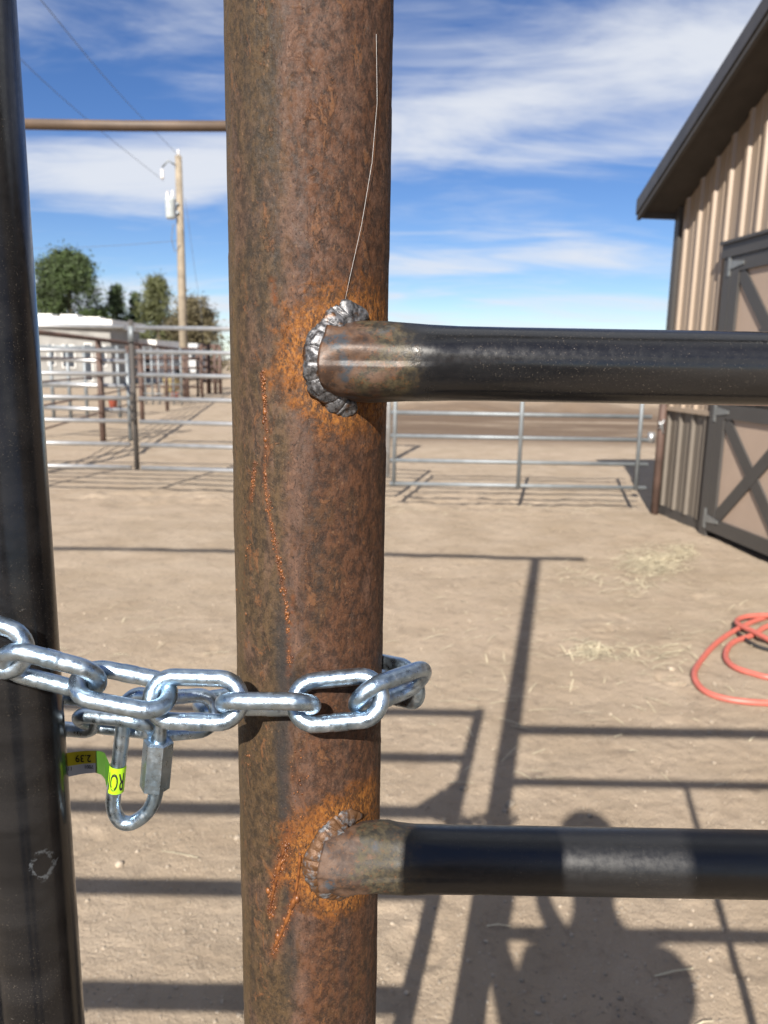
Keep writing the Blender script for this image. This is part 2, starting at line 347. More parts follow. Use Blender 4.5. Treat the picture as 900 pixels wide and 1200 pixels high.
MT = dict(
    rust=mat_rust(), rail_up=mat_rail('black_pipe_heat_tinted', 1), rail_lo=mat_rail('black_pipe_rusted_end', 1, 1.0), rail=mat_rail('black_pipe', None, 0, 0.32), stile=mat_rail('black_pipe_scuffed', None, 0, 0.36, tuple(at(46, 1020, 0.342))),
    weld=mat_weld('weld_metal', 0.15), weld_r=mat_weld('weld_metal_rusted', 0.75), zinc=mat_zinc(), ground=mat_ground(),
    galv=simple('galvanised_tube', (0.40, 0.41, 0.42), 0.42, 0.75, 0.12, 9), galv_dull=simple('dull_galvanised', (0.20, 0.22, 0.235), 0.55, 0.5, 0.12, 9),
    brown=simple('brown_pipe', (0.075, 0.045, 0.035), 0.7, 0, 0.3, 5), brown_lt=simple('weathered_brown_pipe', (0.078, 0.051, 0.033), 0.6, 0, 0.2, 4),
    tan=simple('tan_siding', (0.265, 0.205, 0.153), 0.42, 0, 0.03, 1.5), wains=simple('brown_siding', (0.115, 0.098, 0.080), 0.45, 0, 0.05, 2),
    trim=simple('charcoal_trim', (0.048, 0.045, 0.043), 0.45, 0, 0.06, 3), soffit=simple('brown_soffit', (0.040, 0.034, 0.030), 0.6),
    panel=simple('tan_door_panel', (0.33, 0.250, 0.195), 0.5, 0, 0.04, 3), roofm=simple('dark_metal_roof', (0.045, 0.042, 0.041), 0.4),
    stone=simple('foundation', (0.05, 0.045, 0.042), 0.8), hinge=simple('grey_hinge', (0.22, 0.23, 0.23), 0.45, 0.5),
    wood=simple('weathered_pole_wood', (0.215, 0.180, 0.135), 0.85, 0, 0.2, 3), wire=simple('dark_wire', (0.10, 0.11, 0.13), 0.6),
    can=simple('grey_enamel', (0.40, 0.44, 0.45), 0.4), porc=simple('porcelain', (0.55, 0.52, 0.50), 0.3),
    white=simple('white_painted_wall', (0.62, 0.61, 0.585), 0.6, 0, 0.06, 0.8), grey=simple('grey_painted_wall', (0.36, 0.37, 0.38), 0.6, 0, 0.06, 0.8),
    homewall=simple('pale_grey_siding', (0.20, 0.195, 0.185), 0.7, 0, 0.2, 0.7), glass=simple('dark_window_glass', (0.03, 0.035, 0.045), 0.12), red=simple('red_hose_rubber', (0.40, 0.105, 0.080), 0.45, 0, 0.08, 20),
    blackrub=simple('black_rubber', (0.02, 0.02, 0.02), 0.5), straw=simple('straw', (0.50, 0.44, 0.31), 0.7, 0, 0.25, 9), pebble=simple('pebble', (0.27, 0.225, 0.175), 0.9, 0, 0.35, 9),
    drip=None, orange=simple('orange_plastic', (0.28, 0.07, 0.045), 0.5), yellow=simple('yellow_plastic', (0.40, 0.33, 0.16), 0.5),
    pine=simple('dark_pine_needles', (0.036, 0.058, 0.015), 0.7, 0, 0.5, 0.9), spruce=simple('spruce_needles', (0.046, 0.070, 0.028), 0.7, 0, 0.45, 1.2),
    olivetree=simple('olive_green_needles', (0.080, 0.088, 0.032), 0.7, 0, 0.4, 1.0), browntree=simple('browning_foliage', (0.085, 0.070, 0.034), 0.7, 0, 0.4, 1.0),
    bark=simple('bark', (0.10, 0.075, 0.055), 0.9), web=simple('spider_silk', (0.45, 0.45, 0.45), 0.3),
    jacket=simple('dark_jacket_cloth', (0.05, 0.055, 0.07), 0.8), skin=simple('skin', (0.52, 0.33, 0.24), 0.5, 0, 0.05), hair=simple('brown_hair', (0.06, 0.035, 0.02), 0.6),
    jeans=simple('denim', (0.06, 0.085, 0.15), 0.85), phone=simple('phone_body', (0.03, 0.03, 0.035), 0.25), ink=simple('black_ink', (0.012, 0.012, 0.012), 0.5),
    lime=simple('lime_sticker', (0.30, 0.54, 0.012), 0.4, 0, 0.03), ochre=simple('yellow_sticker_band', (0.50, 0.42, 0.02), 0.4, 0, 0.03),
    paper=simple('white_sticker_paper', (0.48, 0.49, 0.54), 0.5, 0, 0.03), greenst=simple('green_sticker_end', (0.032, 0.095, 0.010), 0.4, 0, 0.03))
_d = Mat('fresh_rust_bead', rough=0.45); _n = _d.noise(300, 4); _d.set('color', _d.mix(_d.ramp(_n, 0.35, 0.65), (0.060, 0.019, 0.0065), (0.175, 0.062, 0.015))); MT['drip'] = _d.m

# ------------------------------------------------------------------ ground
def gheight(x, y):
    h = 0.010*fbm(x*0.9, y*0.9, 3, 5) + 0.010*fbm(x*4.5, y*4.5, 4, 11) + 0.0042*fbm(x*22, y*22, 4, 23, 0.65)
    near = np.clip((np.hypot(x-1.0, y-4.0)-14)/30, 0, 1)
    h = h + near*0.12*fbm(x*0.12, y*0.12, 4, 31)
    for (cx, cy, r, a0) in ((2.07, 4.63, 0.095, 0.3), (1.20, 4.05, 0.07, 2.0), (0.98, 4.9, 0.07, 1.2), (-0.9, 3.6, 0.07, 2.6), (1.35, 3.35, 0.06, 1.0)):   # hoof marks
        dx = x-cx; dy = y-cy; r_ = np.hypot(dx, dy); an = np.cos(np.arctan2(dy, dx)-a0-math.pi)
        h = h - 0.016*np.exp(-((r_-r)/0.016)**2)*np.clip(an+0.45, 0, 1) + 0.006*np.exp(-((r_-r-0.03)/0.02)**2)
    rr = np.random.RandomState(4)
    for k in range(70):
        cx = rr.uniform(-3.6, 2.6); cy = rr.uniform(1.6, 8.0); r = rr.uniform(0.045, 0.075); a0 = rr.uniform(0, 6.28); dp = rr.uniform(0.003, 0.009)
        if abs(cx) > 0.62*cy+0.3: continue
        dx = x-cx; dy = y-cy; r_ = np.hypot(dx, dy); an = np.cos(np.arctan2(dy, dx)-a0)
        h = h - dp*np.exp(-((r_-r)/0.014)**2)*np.clip(an+0.55, 0, 1) - dp*0.5*np.exp(-(r_/r)**4) + dp*0.4*np.exp(-((r_-r-0.028)/0.018)**2)
    trench = np.exp(-((y-7.9)/0.5)**2)*np.clip((x+4)/1, 0, 1)*np.clip((2.3-x)/0.5, 0, 1)
    h = h + trench*0.035*fbm(x*5, y*5, 3, 41)
    berm = np.exp(-((y-24-0.15*x)/2.6)**2)*np.clip((x+1)/3, 0, 1)
    h = h + berm*(0.30+0.35*fbm(x*0.5, y*0.5, 4, 51))
    return h
def axis(segs, far, back, step):
    a = [segs[0][0]]
    for (lo, hi, st) in segs: a += list(np.arange(lo+st, hi+st*0.5, st))
    s = step; p = a[-1]
    while p < far: p += s; s *= 1.13; a.append(p)
    s = step; p = a[0]; pre = []
    while p > back: p -= s; s *= 1.13; pre.append(p)
    return np.array(pre[::-1]+a)
gx = axis([(-4.6, -0.9, 0.035), (-0.9, 1.7, 0.014), (1.7, 4.6, 0.035)], 1500, -1500, 0.04)
gy = axis([(1.2, 3.4, 0.012), (3.4, 9.0, 0.028), (9.0, 30, 0.12)], 2200, -300, 0.03)
GX, GY = np.meshgrid(gx, gy); GZ = gheight(GX, GY)
nv = GX.size; nx = len(gx); ny = len(gy)
gm = bpy.data.meshes.new('ground'); V = np.stack([GX.ravel(), GY.ravel(), GZ.ravel()], 1).astype(np.float32)
idx = np.arange(nv).reshape(ny, nx); Q = np.stack([idx[:-1,:-1], idx[:-1,1:], idx[1:,1:], idx[1:,:-1]], -1).reshape(-1, 4)
gm.vertices.add(nv); gm.vertices.foreach_set('co', V.ravel()); gm.loops.add(Q.size); gm.loops.foreach_set('vertex_index', Q.ravel().astype(np.int32))
gm.polygons.add(len(Q)); gm.polygons.foreach_set('loop_start', (np.arange(len(Q))*4).astype(np.int32)); gm.polygons.foreach_set('use_smooth', np.ones(len(Q), bool))
gm.update(calc_edges=True); gm.materials.append(MT['ground'])
tag(link('ground', gm), 'dry tan trampled dirt ground with hoof marks', None, None, 'structure')
gz = lambda x, y: float(gheight(np.array(x, float), np.array(y, float)))

# ------------------------------------------------------------------ barn
BA, BB = gnd(768, 600), gnd(900, 657); BU = (BB-BA).normalized(); BN = Vector((BU.y, -BU.x, 0))    # BN points away from the wall, to the left
if BN.x > 0: BN = -BN
def W(s, o, z): p = BA+BU*s+BN*o; return Vector((p.x, p.y, z))
def barn():
    t = thing('barn', W(0, 0, 0), 'tan metal barn with brown lower siding, charcoal trim and steep dark roof', 'barn')
    S1, RIDGE, SL, Z0 = 8.0, 4.0, 0.5, 2.855
    roof_z = lambda s: Z0+SL*(s if s < RIDGE else 2*RIDGE-s)
    def siding(name, s0, s1, z0, ztop, mat, o0=0.0):
        m = MB(); pitch = 0.2345; s = s0; pts = []
        k = math.ceil((s0-0.07)/pitch)
        pts = [(s0, 0)]
        c = 0.148 + math.ceil((s0-0.148)/pitch)*pitch
        while c < s1-0.03:
            if c > s0+0.03:
                pts += [(c-0.030, 0), (c-0.020, 0.026), (c+0.014, 0.026), (c+0.026, 0)]
                pts += [(c+pitch/2-0.02, 0), (c+pitch/2-0.014, 0.005), (c+pitch/2+0.014, 0.005), (c+pitch/2+0.02, 0)] if c+pitch/2+0.03 < s1 else []
            c += pitch
        pts.append((s1, 0)); V = []
        for (s, o) in pts: V += [W(s, o0+o, z0), W(s, o0+o, ztop(s))]
        m.add(V, [(2*i, 2*i+2, 2*i+3, 2*i+1) for i in range(len(pts)-1)])
        return m.build(name, mat, t, False)
    cuts = [0.055, 0.969, 1.907, 2.845, 3.783, 4.721, 5.659, 6.597, 7.95]
    for a, b in zip(cuts[:-1], cuts[1:]):
        siding('siding_panel', a, b-0.002, 1.045, lambda s: roof_z(s)+0.01, MT['tan'])
        siding('wainscot_panel', a, b-0.002, 0.10, lambda s: 1.02, MT['wains'], 0.002)
    MB().box((0.0, -0.10, -0.05), (0.985, 0.012, 0.10), W).build('base_trim', MT['trim'], t, False)
    MB().box((2.36, -0.10, -0.05), (S1, 0.012, 0.10), W).build('base_trim', MT['trim'], t, False)
    MB().box((0.0, 0.0, 1.02), (0.985, 0.050, 1.06), W).build('wainscot_cap', MT['tan'], t, False)
    MB().box((-0.03, -0.06, 0.10), (0.055, 0.038, roof_z(0)+0.02), W).build('corner_trim', MT['trim'], t, False)
    # hidden bulk: far eave wall, back and near walls
    m = MB(); D = 9.0
    m.add([W(0, 0, 0), W(0, -D, 0), W(0, -D, Z0), W(0, 0, Z0)], [(0,1,2,3)]).build('side_wall', MT['tan'], t, False)
    MB().add([W(S1, 0, 0), W(S1, -D, 0), W(S1, -D, Z0), W(S1, 0, Z0)], [(0,1,2,3)]).build('side_wall', MT['tan'], t, False)
    MB().add([W(0, -D, 0), W(S1, -D, 0), W(S1, -D, Z0), W(RIDGE, -D, roof_z(RIDGE)), W(0, -D, Z0)], [(0,1,2,3,4)]).build('rear_wall', MT['tan'], t, False)
    OV, EV, TH = 0.40, 0.06, 0.055                            # rake overhang, eave overhang
    for sgn in (0, 1):
        f = (lambda s: s) if not sgn else (lambda s: 2*RIDGE-s)
        def P(s, o, dz): return W(f(s), o, Z0+SL*s+dz)
        r = MB().add([P(-EV, OV, 0.065), P(RIDGE, OV, 0.065), P(RIDGE, -D-OV, 0.065), P(-EV, -D-OV, 0.065),
                  P(-EV, OV, 0.065+TH), P(RIDGE, OV, 0.065+TH), P(RIDGE, -D-OV, 0.065+TH), P(-EV, -D-OV, 0.065+TH)],
                 [(0,1,2,3),(4,7,6,5),(0,4,5,1),(1,5,6,2),(2,6,7,3),(3,7,4,0)]).build('roof', MT['roofm'], t, False)
        def slab(nm, s0, s1, o0, o1, z0, z1, mat, par):
            v = [P(s0,o0,z0),P(s1,o0,z0),P(s1,o1,z0),P(s0,o1,z0),P(s0,o0,z1),P(s1,o0,z1),P(s1,o1,z1),P(s0,o1,z1)]
            return MB().add(v, [(0,3,2,1),(4,5,6,7),(0,1,5,4),(1,2,6,5),(2,3,7,6),(3,0,4,7)]).build(nm, mat, par, False)
        slab('rake_fascia', -EV-0.006, RIDGE-0.001, OV-0.026, OV+0.010, -0.010, 0.123, MT['roofm'], t)
        slab('rake_trim', -EV-0.010, RIDGE-0.001, OV-0.040, OV-0.006, -0.055, -0.012, MT['trim'], t)
        slab('soffit', -EV+0.02, RIDGE-0.001, 0.006, OV-0.042, 0.000, 0.018, MT['soffit'], t)
        # level eave end return
        z = Z0-SL*EV
        MB().box((-EV-0.012 if not sgn else S1+EV-0.02, -D, z-0.045), (-EV+0.018 if not sgn else S1+EV+0.012, OV-0.045, z+0.060), W).build('eave_fascia', MT['trim'], t, False)
        if not sgn: MB().box((-EV+0.020, -D, z+0.000), (-0.031, -0.065, z+0.018), W).build('eave_soffit', MT['soffit'], t, False)
    # split (dutch) barn door with cross bracing
    s0, s1 = 0.985, 2.36
    for a, b in ((s0, s0+0.11), (s1-0.11, s1)): MB().box((a, 0.004, -0.02), (b, 0.067, 2.30), W).build('door_jamb', MT['trim'], t, False)
    MB().box((s0-0.035, 0.004, 2.302), (s1+0.035, 0.078, 2.405), W).build('door_header', MT['trim'], t, False)
    MB().box((s0-0.050, 0.004, 2.407), (s1+0.05, 0.098, 2.432), W).build('drip_cap', MT['trim'], t, False)
    def leaf(z0, z1, lab):
        a, b = s0+0.115, s1-0.115
        d = MB().box((a, 0.010, z0), (b, 0.041, z1), W).build('door', MT['panel'], t, False); d['label'] = lab
        w = 0.115
        for bx_ in (((a, 0.0415, z0), (a+w, 0.066, z1)), ((b-w, 0.0415, z0), (b, 0.066, z1)), ((a+w+0.001, 0.0415, z1-w), (b-w-0.001, 0.065, z1)), ((a+w+0.001, 0.0415, z0), (b-w-0.001, 0.065, z0+w))):
            MB().box(*bx_, W).build('door_frame', MT['trim'], d, False)
        p0, p1 = (a+w, z1-w), (b-w, z0+w)
        for k, (q0, q1) in enumerate((((p0[0], p0[1]), (p1[0], p1[1])), ((p0[0], p1[1]), (p1[0], p0[1])))):
            dx, dz = q1[0]-q0[0], q1[1]-q0[1]; ln = math.hypot(dx, dz); nx_, nz_ = -dz/ln*0.055, dx/ln*0.055
            v = []
            for o in (0.0415, 0.057+0.003*k):
                v += [W(q0[0]+nx_, o, q0[1]+nz_), W(q1[0]+nx_, o, q1[1]+nz_), W(q1[0]-nx_, o, q1[1]-nz_), W(q0[0]-nx_, o, q0[1]-nz_)]
            MB().add(v, [(0,1,2,3),(7,6,5,4),(0,4,5,1),(1,5,6,2),(2,6,7,3),(3,7,4,0)]).build('cross_brace', MT['trim'], d, False)
        for hz in (z0+0.10, z1-0.06):
            h = MB().box((s0+0.070, 0.0675, hz-0.085), (s0+0.105, 0.0745, hz+0.085), W)
            v = [W(s0+0.105, 0.0675, hz-0.035), W(s0+0.30, 0.0675, hz-0.012), W(s0+0.30, 0.0675, hz+0.012), W(s0+0.105, 0.0675, hz+0.035)]
            v += [p+BN*0.006 for p in v]
            h.add(v, [(0,1,2,3),(7,6,5,4),(0,4,5,1),(1,5,6,2),(2,6,7,3),(3,7,4,0)]).build('hinge', MT['hinge'], d, False)
    leaf(0.06, 1.13, 'lower half of the barn door'); leaf(1.15, 2.298, 'upper half of the barn door')
    return t
barn()

# ------------------------------------------------------------------ pipe fence with the rusty post
fence = thing('pipe_fence', (XP, YP, 0), 'rusty brown pipe post with two black pipe rails welded to its right', 'fence')
RUNS = (([(307, 440), (311, 480), (313, 520), (311, 560), (317, 610), (327, 660), (336, 715), (339, 775)], 0.0013), ([(299, 545), (297, 562), (294, 585)], 0.0015),
        ([(340, 975), (331, 1005), (323, 1035), (317, 1072)], 0.0028), ([(350, 1040), (340, 1070), (328, 1098), (320, 1118)], 0.0026), ([(343, 700), (338, 790)], 0.0012),
        ([(292, 600), (285, 690)], 0.0008), ([(318, 330), (322, 352)], 0.0016))
def make_post():
    na, z0, z1, dz = 300, 0.80, 1.72, 0.0013
    zs = np.concatenate([[-0.3, 0.0, 0.4], np.arange(z0, z1, dz), [1.8, 2.4, 3.0, 3.50]]); an = np.arange(na)/na*2*np.pi
    A, Z = np.meshgrid(an, zs); U = A*RP
    h = 0.00016*fbm(U*45, Z*22, 4, 3) + 0.00012*fbm(U*170, Z*120, 4, 7)
    # raised scabs: broken mill scale with real edges
    sc_ = fbm(U*60, Z*26, 5, 17); h = h + 0.00022*np.clip((sc_-0.14)*14, 0, 1)
    sc2 = fbm(U*120+5, Z*60, 4, 27); h = h - 0.00016*np.clip((sc2-0.26)*12, 0, 1)
    R = RP+h; Vv = np.stack([XP+R*np.cos(A), YP+R*np.sin(A), Z], -1).reshape(-1, 3)
    m = len(zs); i = np.arange(m*na).reshape(m, na); j = np.roll(i, -1, 1)
    Qd = np.stack([i[:-1], j[:-1], j[1:], i[1:]], -1).reshape(-1, 4)
    me = bpy.data.meshes.new('post'); me.vertices.add(len(Vv)); me.vertices.foreach_set('co', Vv.astype(np.float32).ravel())
    me.loops.add(Qd.size); me.loops.foreach_set('vertex_index', Qd.ravel().astype(np.int32)); me.polygons.add(len(Qd))
    me.polygons.foreach_set('loop_start', (np.arange(len(Qd))*4).astype(np.int32)); me.polygons.foreach_set('use_smooth', np.ones(len(Qd), bool))
    me.update(calc_edges=True); me.materials.append(MT['rust'])
    d = np.full(len(Vv), 60.0)
    for pts, wd in RUNS:
        for q in catmull([Vector((x, y, 0)) for x, y in pts], 8):
            p = on_post(q.x, q.y); d = np.minimum(d, ((Vv[:, 0]-p.x)**2+(Vv[:, 1]-p.y)**2+(Vv[:, 2]-p.z)**2)/wd**2)
    at_ = me.attributes.new('rust_run', 'FLOAT', 'POINT'); at_.data.foreach_set('value', np.exp(-d).astype(np.float32))
    o = link('post', me, fence); o['label'] = 'rusty brown pipe post with pitted surface and orange rust streaks'
make_post()
DD = YP-YR
XE = 0.0110
def cope(phi, r=RR): q = DD+r*math.cos(phi); return max(XE+0.004*math.sin(phi)**2, math.sqrt(max(0.0, RP*RP-q*q)))
def make_rail(z, mat, x1=2.4, flare=0.055, label=None, r=RR):
    n, V, Fc = 96, [], []
    ss = [0.0, 0.002, 0.004, 0.007, 0.011, 0.016, 0.022, 0.03, 0.04, 0.055, 0.075, 0.1, 0.14, 0.2, 0.3, 0.5, 1.0]
    for i, s in enumerate(ss):
        for k in range(n):
            ph = 2*math.pi*k/n; x0 = XP+cope(ph)-0.003
            x = x0+(x1-x0)*s if s > 0.2 else x0+s*0.55
            if s > 0.2: x = max(x, x0+0.13)
            d = x-(XP+0.030)
            rr = r*(1+flare*math.exp(-(max(0, d)/0.022)**2))
            e = s*0.55
            if e < 0.010: rr *= 1-0.05*(1-e/0.010)**2.0          # the rim is hammered in towards the weld
            dn = 0.0034*float(vnoise(np.array(x*95+z*9), np.array(ph*2.6), 5)-0.5)*math.exp(-(max(0, d)/0.03)**2)
            V.append((x, YR-(rr+dn)*math.cos(ph), z+(rr+dn)*math.sin(ph)))
    for i in range(len(ss)-1):
        for k in range(n): k2 = (k+1) % n; Fc.append((i*n+k, (i+1)*n+k, (i+1)*n+k2, i*n+k2))
    Fc.append(tuple((len(ss)-1)*n+k for k in range(n))); Fc.append(tuple(range(n)))
    o = MB().add(V, Fc).build('rail', mat, fence)
    if label: o['label'] = label
def make_weld(z, mat, rr0, ripple, amp, seed):
    m = MB(); N = 260; nn = 28
    for row, (dx, dr, dd, f, lo, hi) in enumerate(((0.0012, 0.0036, 0.0012, 1.08, -104, 118),)):
        path = []
        for i in range(N+1):
            ph = rad(lo+(hi-lo)*i/N); sn = math.sin(ph); s2 = sn*sn; over = max(0.0, abs(ph)-rad(85))/rad(30)
            x = 0.0064+0.0115*s2+0.010*over+dx*(1-0.45*s2)+0.0010*float(vnoise(np.array(i*0.06), np.array(row*7.1+seed), seed+2)-0.5)
            surf = math.sqrt(max(1e-6, RP*RP-x*x)); dep = surf-0.0006+0.0042*(1-s2)+dd*(1-s2)
            path.append(Vector((XP+x, YP-dep, z+(RR+dr)*sn)))
        V, Fc = [], []
        for i, p in enumerate(path):
            t = (path[min(i+1, N)]-path[max(i-1, 0)]).normalized(); u = Vector((0, -1, 0)); u = (u-t*u.dot(t)).normalized(); w = t.cross(u)
            g = i/N*ripple+row*0.4; rp = g-math.floor(g); prof = math.sqrt(max(0, 1-(2*rp-1)**2*0.85))
            wid = rr0*f*(0.80+0.34*float(vnoise(np.array(i*0.045), np.array(seed*3.3+row), seed)))*(0.92+0.09*prof)
            e = min(i, N-i)/45
            if e < 1: wid *= 0.25+0.75*math.sqrt(e)
            for k in range(nn):
                a = 2*math.pi*k/nn; kk = min(k, nn-k)
                lump = 1+amp*float(vnoise(np.array(i*0.085), np.array(kk*0.42), seed+4+row)-0.5)+amp*0.25*float(vnoise(np.array(i*0.3), np.array(kk*1.1), seed+9)-0.5)
                V.append(p+(u*math.cos(a)*wid*(0.40+0.06*row)*(1+0.30*(prof-0.6))+w*math.sin(a)*wid)*lump)
        for i in range(N):
            for k in range(nn): k2 = (k+1) % nn; Fc.append((i*nn+k, (i+1)*nn+k, (i+1)*nn+k2, i*nn+k2))
        Fc += [tuple(range(nn)), tuple(N*nn+k for k in range(nn-1, -1, -1))]
        m.add(V, Fc)
    return m.build('weld_bead', mat, fence)
make_rail(Z_RAIL[1], MT['rail_up'], label='upper black pipe rail with heat-tinted welded end')
make_rail(Z_RAIL[2], MT['rail_lo'], label='lower black pipe rail with rusted welded end')
w = make_weld(Z_RAIL[1], MT['weld'], 0.0061, 13, 0.42, 3); w['label'] = 'shiny lumpy weld bead'
w = make_weld(Z_RAIL[2], MT['weld_r'], 0.0064, 19, 0.26, 8); w['label'] = 'rusted rippled weld bead'
for zz, r in ((Z_RAIL[0], 0.024), (Z_RAIL[3], 0.0150), (0.68, 0.0150), (0.42, 0.0150)):     # rails above and below the picture
    MB().tube([(XP+0.030, YR, zz), (2.4, YR, zz)], r, 24).build('rail', MT['rail'], fence)
MB().tube([(0.585, YR, Z_RAIL[1]-0.012), (0.585, YR, 0.42)], 0.0105, 16).build('stay', MT['rail'], fence)
MB().tube([(2.4, YP, -0.2), (2.4, YP, 3.50)], 0.036, 24).build('post', MT['brown'], fence)
MB().tube([(-4.3, YP+0.02, 3.53), (-2.0, YP+0.045, 3.55), (XP, YP, 3.53), (0.325, YP, 3.53)], 0.030, 20).build('crossbar', MT['brown'], fence)
MB().tube([(-4.15, YP, -0.2), (-4.15, YP, 3.52)], 0.036, 24).build('post', MT['brown'], fence)

# rust runs: strings of small beads standing on the post
def rust_run(pts, count, size, spread, seed, name='rust_run'):
    rnd = random.Random(seed); P = catmull([Vector((x, y, 0)) for x, y in pts], 12); m = MB()
    base = [(1,0,0),(-1,0,0),(0,1,0),(0,-1,0),(0,0,1),(0,0,-1)]
    ic = []
    import bmesh
    bm = bmesh.new(); bmesh.ops.create_icosphere(bm, subdivisions=1, radius=1.0); bm.verts.ensure_lookup_table()
    iv = [v.co.copy() for v in bm.verts]; fi = [tuple(v.index for v in f.verts) for f in bm.faces]; bm.free()
    for i in range(count):
        q = P[rnd.randrange(len(P))]; x = q.x+rnd.gauss(0, spread); y = q.y+rnd.uniform(-6, 6)
        p = on_post(x, y); s = size*rnd.lognormvariate(-0.25, 0.45); nrm = Vector((p.x-XP, p.y-YP, 0)).normalized()
        rot = nrm.to_track_quat('Z', 'Y').to_matrix()
        m.add([p+rot @ Vector((v.x*s, v.y*s*rnd.uniform(1.0, 1.7), v.z*s*0.55)) for v in iv], fi)
    o = m.build(name, MT['drip'], fence, True, 'stuff'); o['label'] = 'orange beads of fresh rust running down the post'
rust_run([(307, 440), (311, 480), (313, 520), (311, 560), (317, 610), (327, 660), (336, 715), (339, 775)], 520, 0.00042, 1.5, 1)
rust_run([(299, 545), (297, 562), (294, 585)], 60, 0.00042, 1.2, 2)
rust_run([(336, 990), (327, 1015), (319, 1045), (316, 1070)], 260, 0.00055, 2.2, 3)
rust_run([(346, 1050), (338, 1075), (327, 1100), (320, 1118)], 170, 0.00050, 2.0, 4)
def rust_tube(pts, r0, seed):
    P = catmull([on_post(x, y) for x, y in pts], 14); n = len(P)
    R = [r0*(0.45+0.75*float(vnoise(np.array(i*0.22), np.array(seed*5.0), seed)))*(0.35+0.65*math.sin(math.pi*min(1, (i+3)/(n+2)))**0.5) for i in range(n)]
    o = MB().tube(P, R, 12).build('rust_run', MT['drip'], fence); o['label'] = 'thick glossy orange rust run beside the lower weld'
rust_tube([(334, 992), (327, 1016), (321, 1042), (316, 1068)], 0.0011, 2)
rust_tube([(352, 1000), (349, 1030), (343, 1060), (332, 1088), (321, 1112)], 0.0012, 5)
rust_run([(345, 880), (348, 930), (340, 975), (352, 1010)], 70, 0.00042, 6.0, 5)
rust_run([(290, 640), (284, 700), (290, 760)], 24, 0.0004, 3.5, 6)
rust_run([(291, 880), (290, 905)], 16, 0.0004, 2.0, 7)
# slag and spatter round the upper weld
th = MB().tube([on_post(441, 40, 0.0006), on_post(442, 120, 0.0012), on_post(436, 190, 0.0018), on_post(424, 262, 0.0016), on_post(410, 325, 0.0008), on_post(402, 364, 0.0004)], 0.00007, 6).build('spider_thread', MT['web'])
tag(th, 'fine pale spider thread running down the upper rusty post', 'thread')

# ------------------------------------------------------------------ black pipe gate on the left
XS, YS, RS = -0.1835, 0.362, 0.0215
gate = thing('pipe_gate', (XS, YS, 0), 'black pipe gate post at the left edge with the chain round it', 'gate')
MB().tube([(XS, YS, 0.12), (XS, YS, 0.6), (XS, YS, 1.2), (XS, YS, 1.79)], RS, 72).build('stile', MT['stile'], gate)
for z in (1.770, 1.517, 1.280, 1.023, 0.775, 0.50, 0.22):
    MB().tube([(-3.9, YS, z), (XS-RS*0.8, YS, z)], 0.0205 if z > 0.8 else 0.024, 28).build('rail', MT['rail'], gate)
MB().tube([(-3.9, YS, 0.12), (-3.9, YS, 1.79)], RS, 24).build('stile', MT['rail'], gate)
m = MB(); gpts = [(0.0, 0.0), (0.0, 0.115), (-0.022, 0.098), (-0.026, 0.075), (-0.045, 0.078), (-0.050, 0.062), (-0.115, 0.0)]
v = [Vector((XS-RS+x, YS-0.004, 1.295+z)) for x, z in gpts]; n_ = len(v); v += [p+Vector((0, 0.008, 0)) for p in v]
m.add(v, [tuple(range(n_)), tuple(range(2*n_-1, n_-1, -1))]+[(i, (i+1) % n_, n_+(i+1) % n_, n_+i) for i in range(n_)]).build('gusset', MT['rail'], gate, False)

# ------------------------------------------------------------------ chain
LK, WK, RW = 0.0490, 0.0278, 0.0040
def link_mesh():
    rho = WK/2-RW; a = LK/2-WK/2; P = []; R = []
    for k in range(17): th = -math.pi/2+math.pi*k/16; P.append((a+rho*math.cos(th), 0, rho*math.sin(th))); R.append(RW)
    for k in range(1, 14):
        x = a-2*a*k/14; P.append((x, 0, rho)); R.append(RW)
    for k in range(17): th = math.pi/2+math.pi*k/16; P.append((-a+rho*math.cos(th), 0, rho*math.sin(th))); R.append(RW)
    for k in range(1, 30):
        x = -a+2*a*k/30; e = abs(x-0.001); P.append((x, 0, -rho)); R.append(RW*(1.0+(0.055 if e < 0.0032 else 0.0)))
    return MB().tube(P, R, 24, closed=True).mesh('link', MT['zinc'])
LM = link_mesh()
chain = thing('chain', at(230, 822, 0.335), 'shiny zinc-plated steel chain wrapped round the rusty post and black gate post', 'chain')
def add_link(x0, y0, Y0, x1, y1, Y1, alpha, flip=1, scale=1.0):
    p0, p1 = at(x0, y0, Y0), at(x1, y1, Y1); c = (p0+p1)/2; ax = (p1-p0).normalized()
    view = (Vector((0, 0, H))-c).normalized(); up = Vector((0, 0, 1)); up = (up-view*up.dot(view)).normalized()
    s = up*math.cos(rad(alpha))+view*math.sin(rad(alpha)); s = (s-ax*s.dot(ax)).normalized()*flip; ax2 = ax*flip; nn = s.cross(ax2)
    B = Matrix(((ax2.x, nn.x, s.x, c.x), (ax2.y, nn.y, s.y, c.y), (ax2.z, nn.z, s.z, c.z), (0, 0, 0, 1)))
    return link('link', LM, chain, B)
add_link(-172, 716, 0.345, -47, 738, 0.326, 82)
add_link(-83, 731, 0.325, 39, 772, 0.322, 14)
add_link(-4, 770, 0.320, 124, 803, 0.326, 58, -1)
add_link(80, 795, 0.326, 209, 820, 0.329, -44, -1)
add_link(166, 818, 0.331, 293, 822, 0.332, 4)
add_link(252, 825, 0.331, 377, 826, 0.327, 82)
add_link(339, 826, 0.336, 453, 815, 0.333, -4)
add_link(414, 822, 0.330, 499, 792, 0.362, 68)
add_link(497, 806, 0.360, 428, 790, 0.402, 38)
add_link(458, 798, 0.395, 372, 800, 0.428, -60)
add_link(400, 806, 0.428, 300, 815, 0.432, 20)
add_link(322, 815, 0.432, 226, 828, 0.412, -66)
add_link(256, 834, 0.406, 160, 842, 0.392, 6, -1)
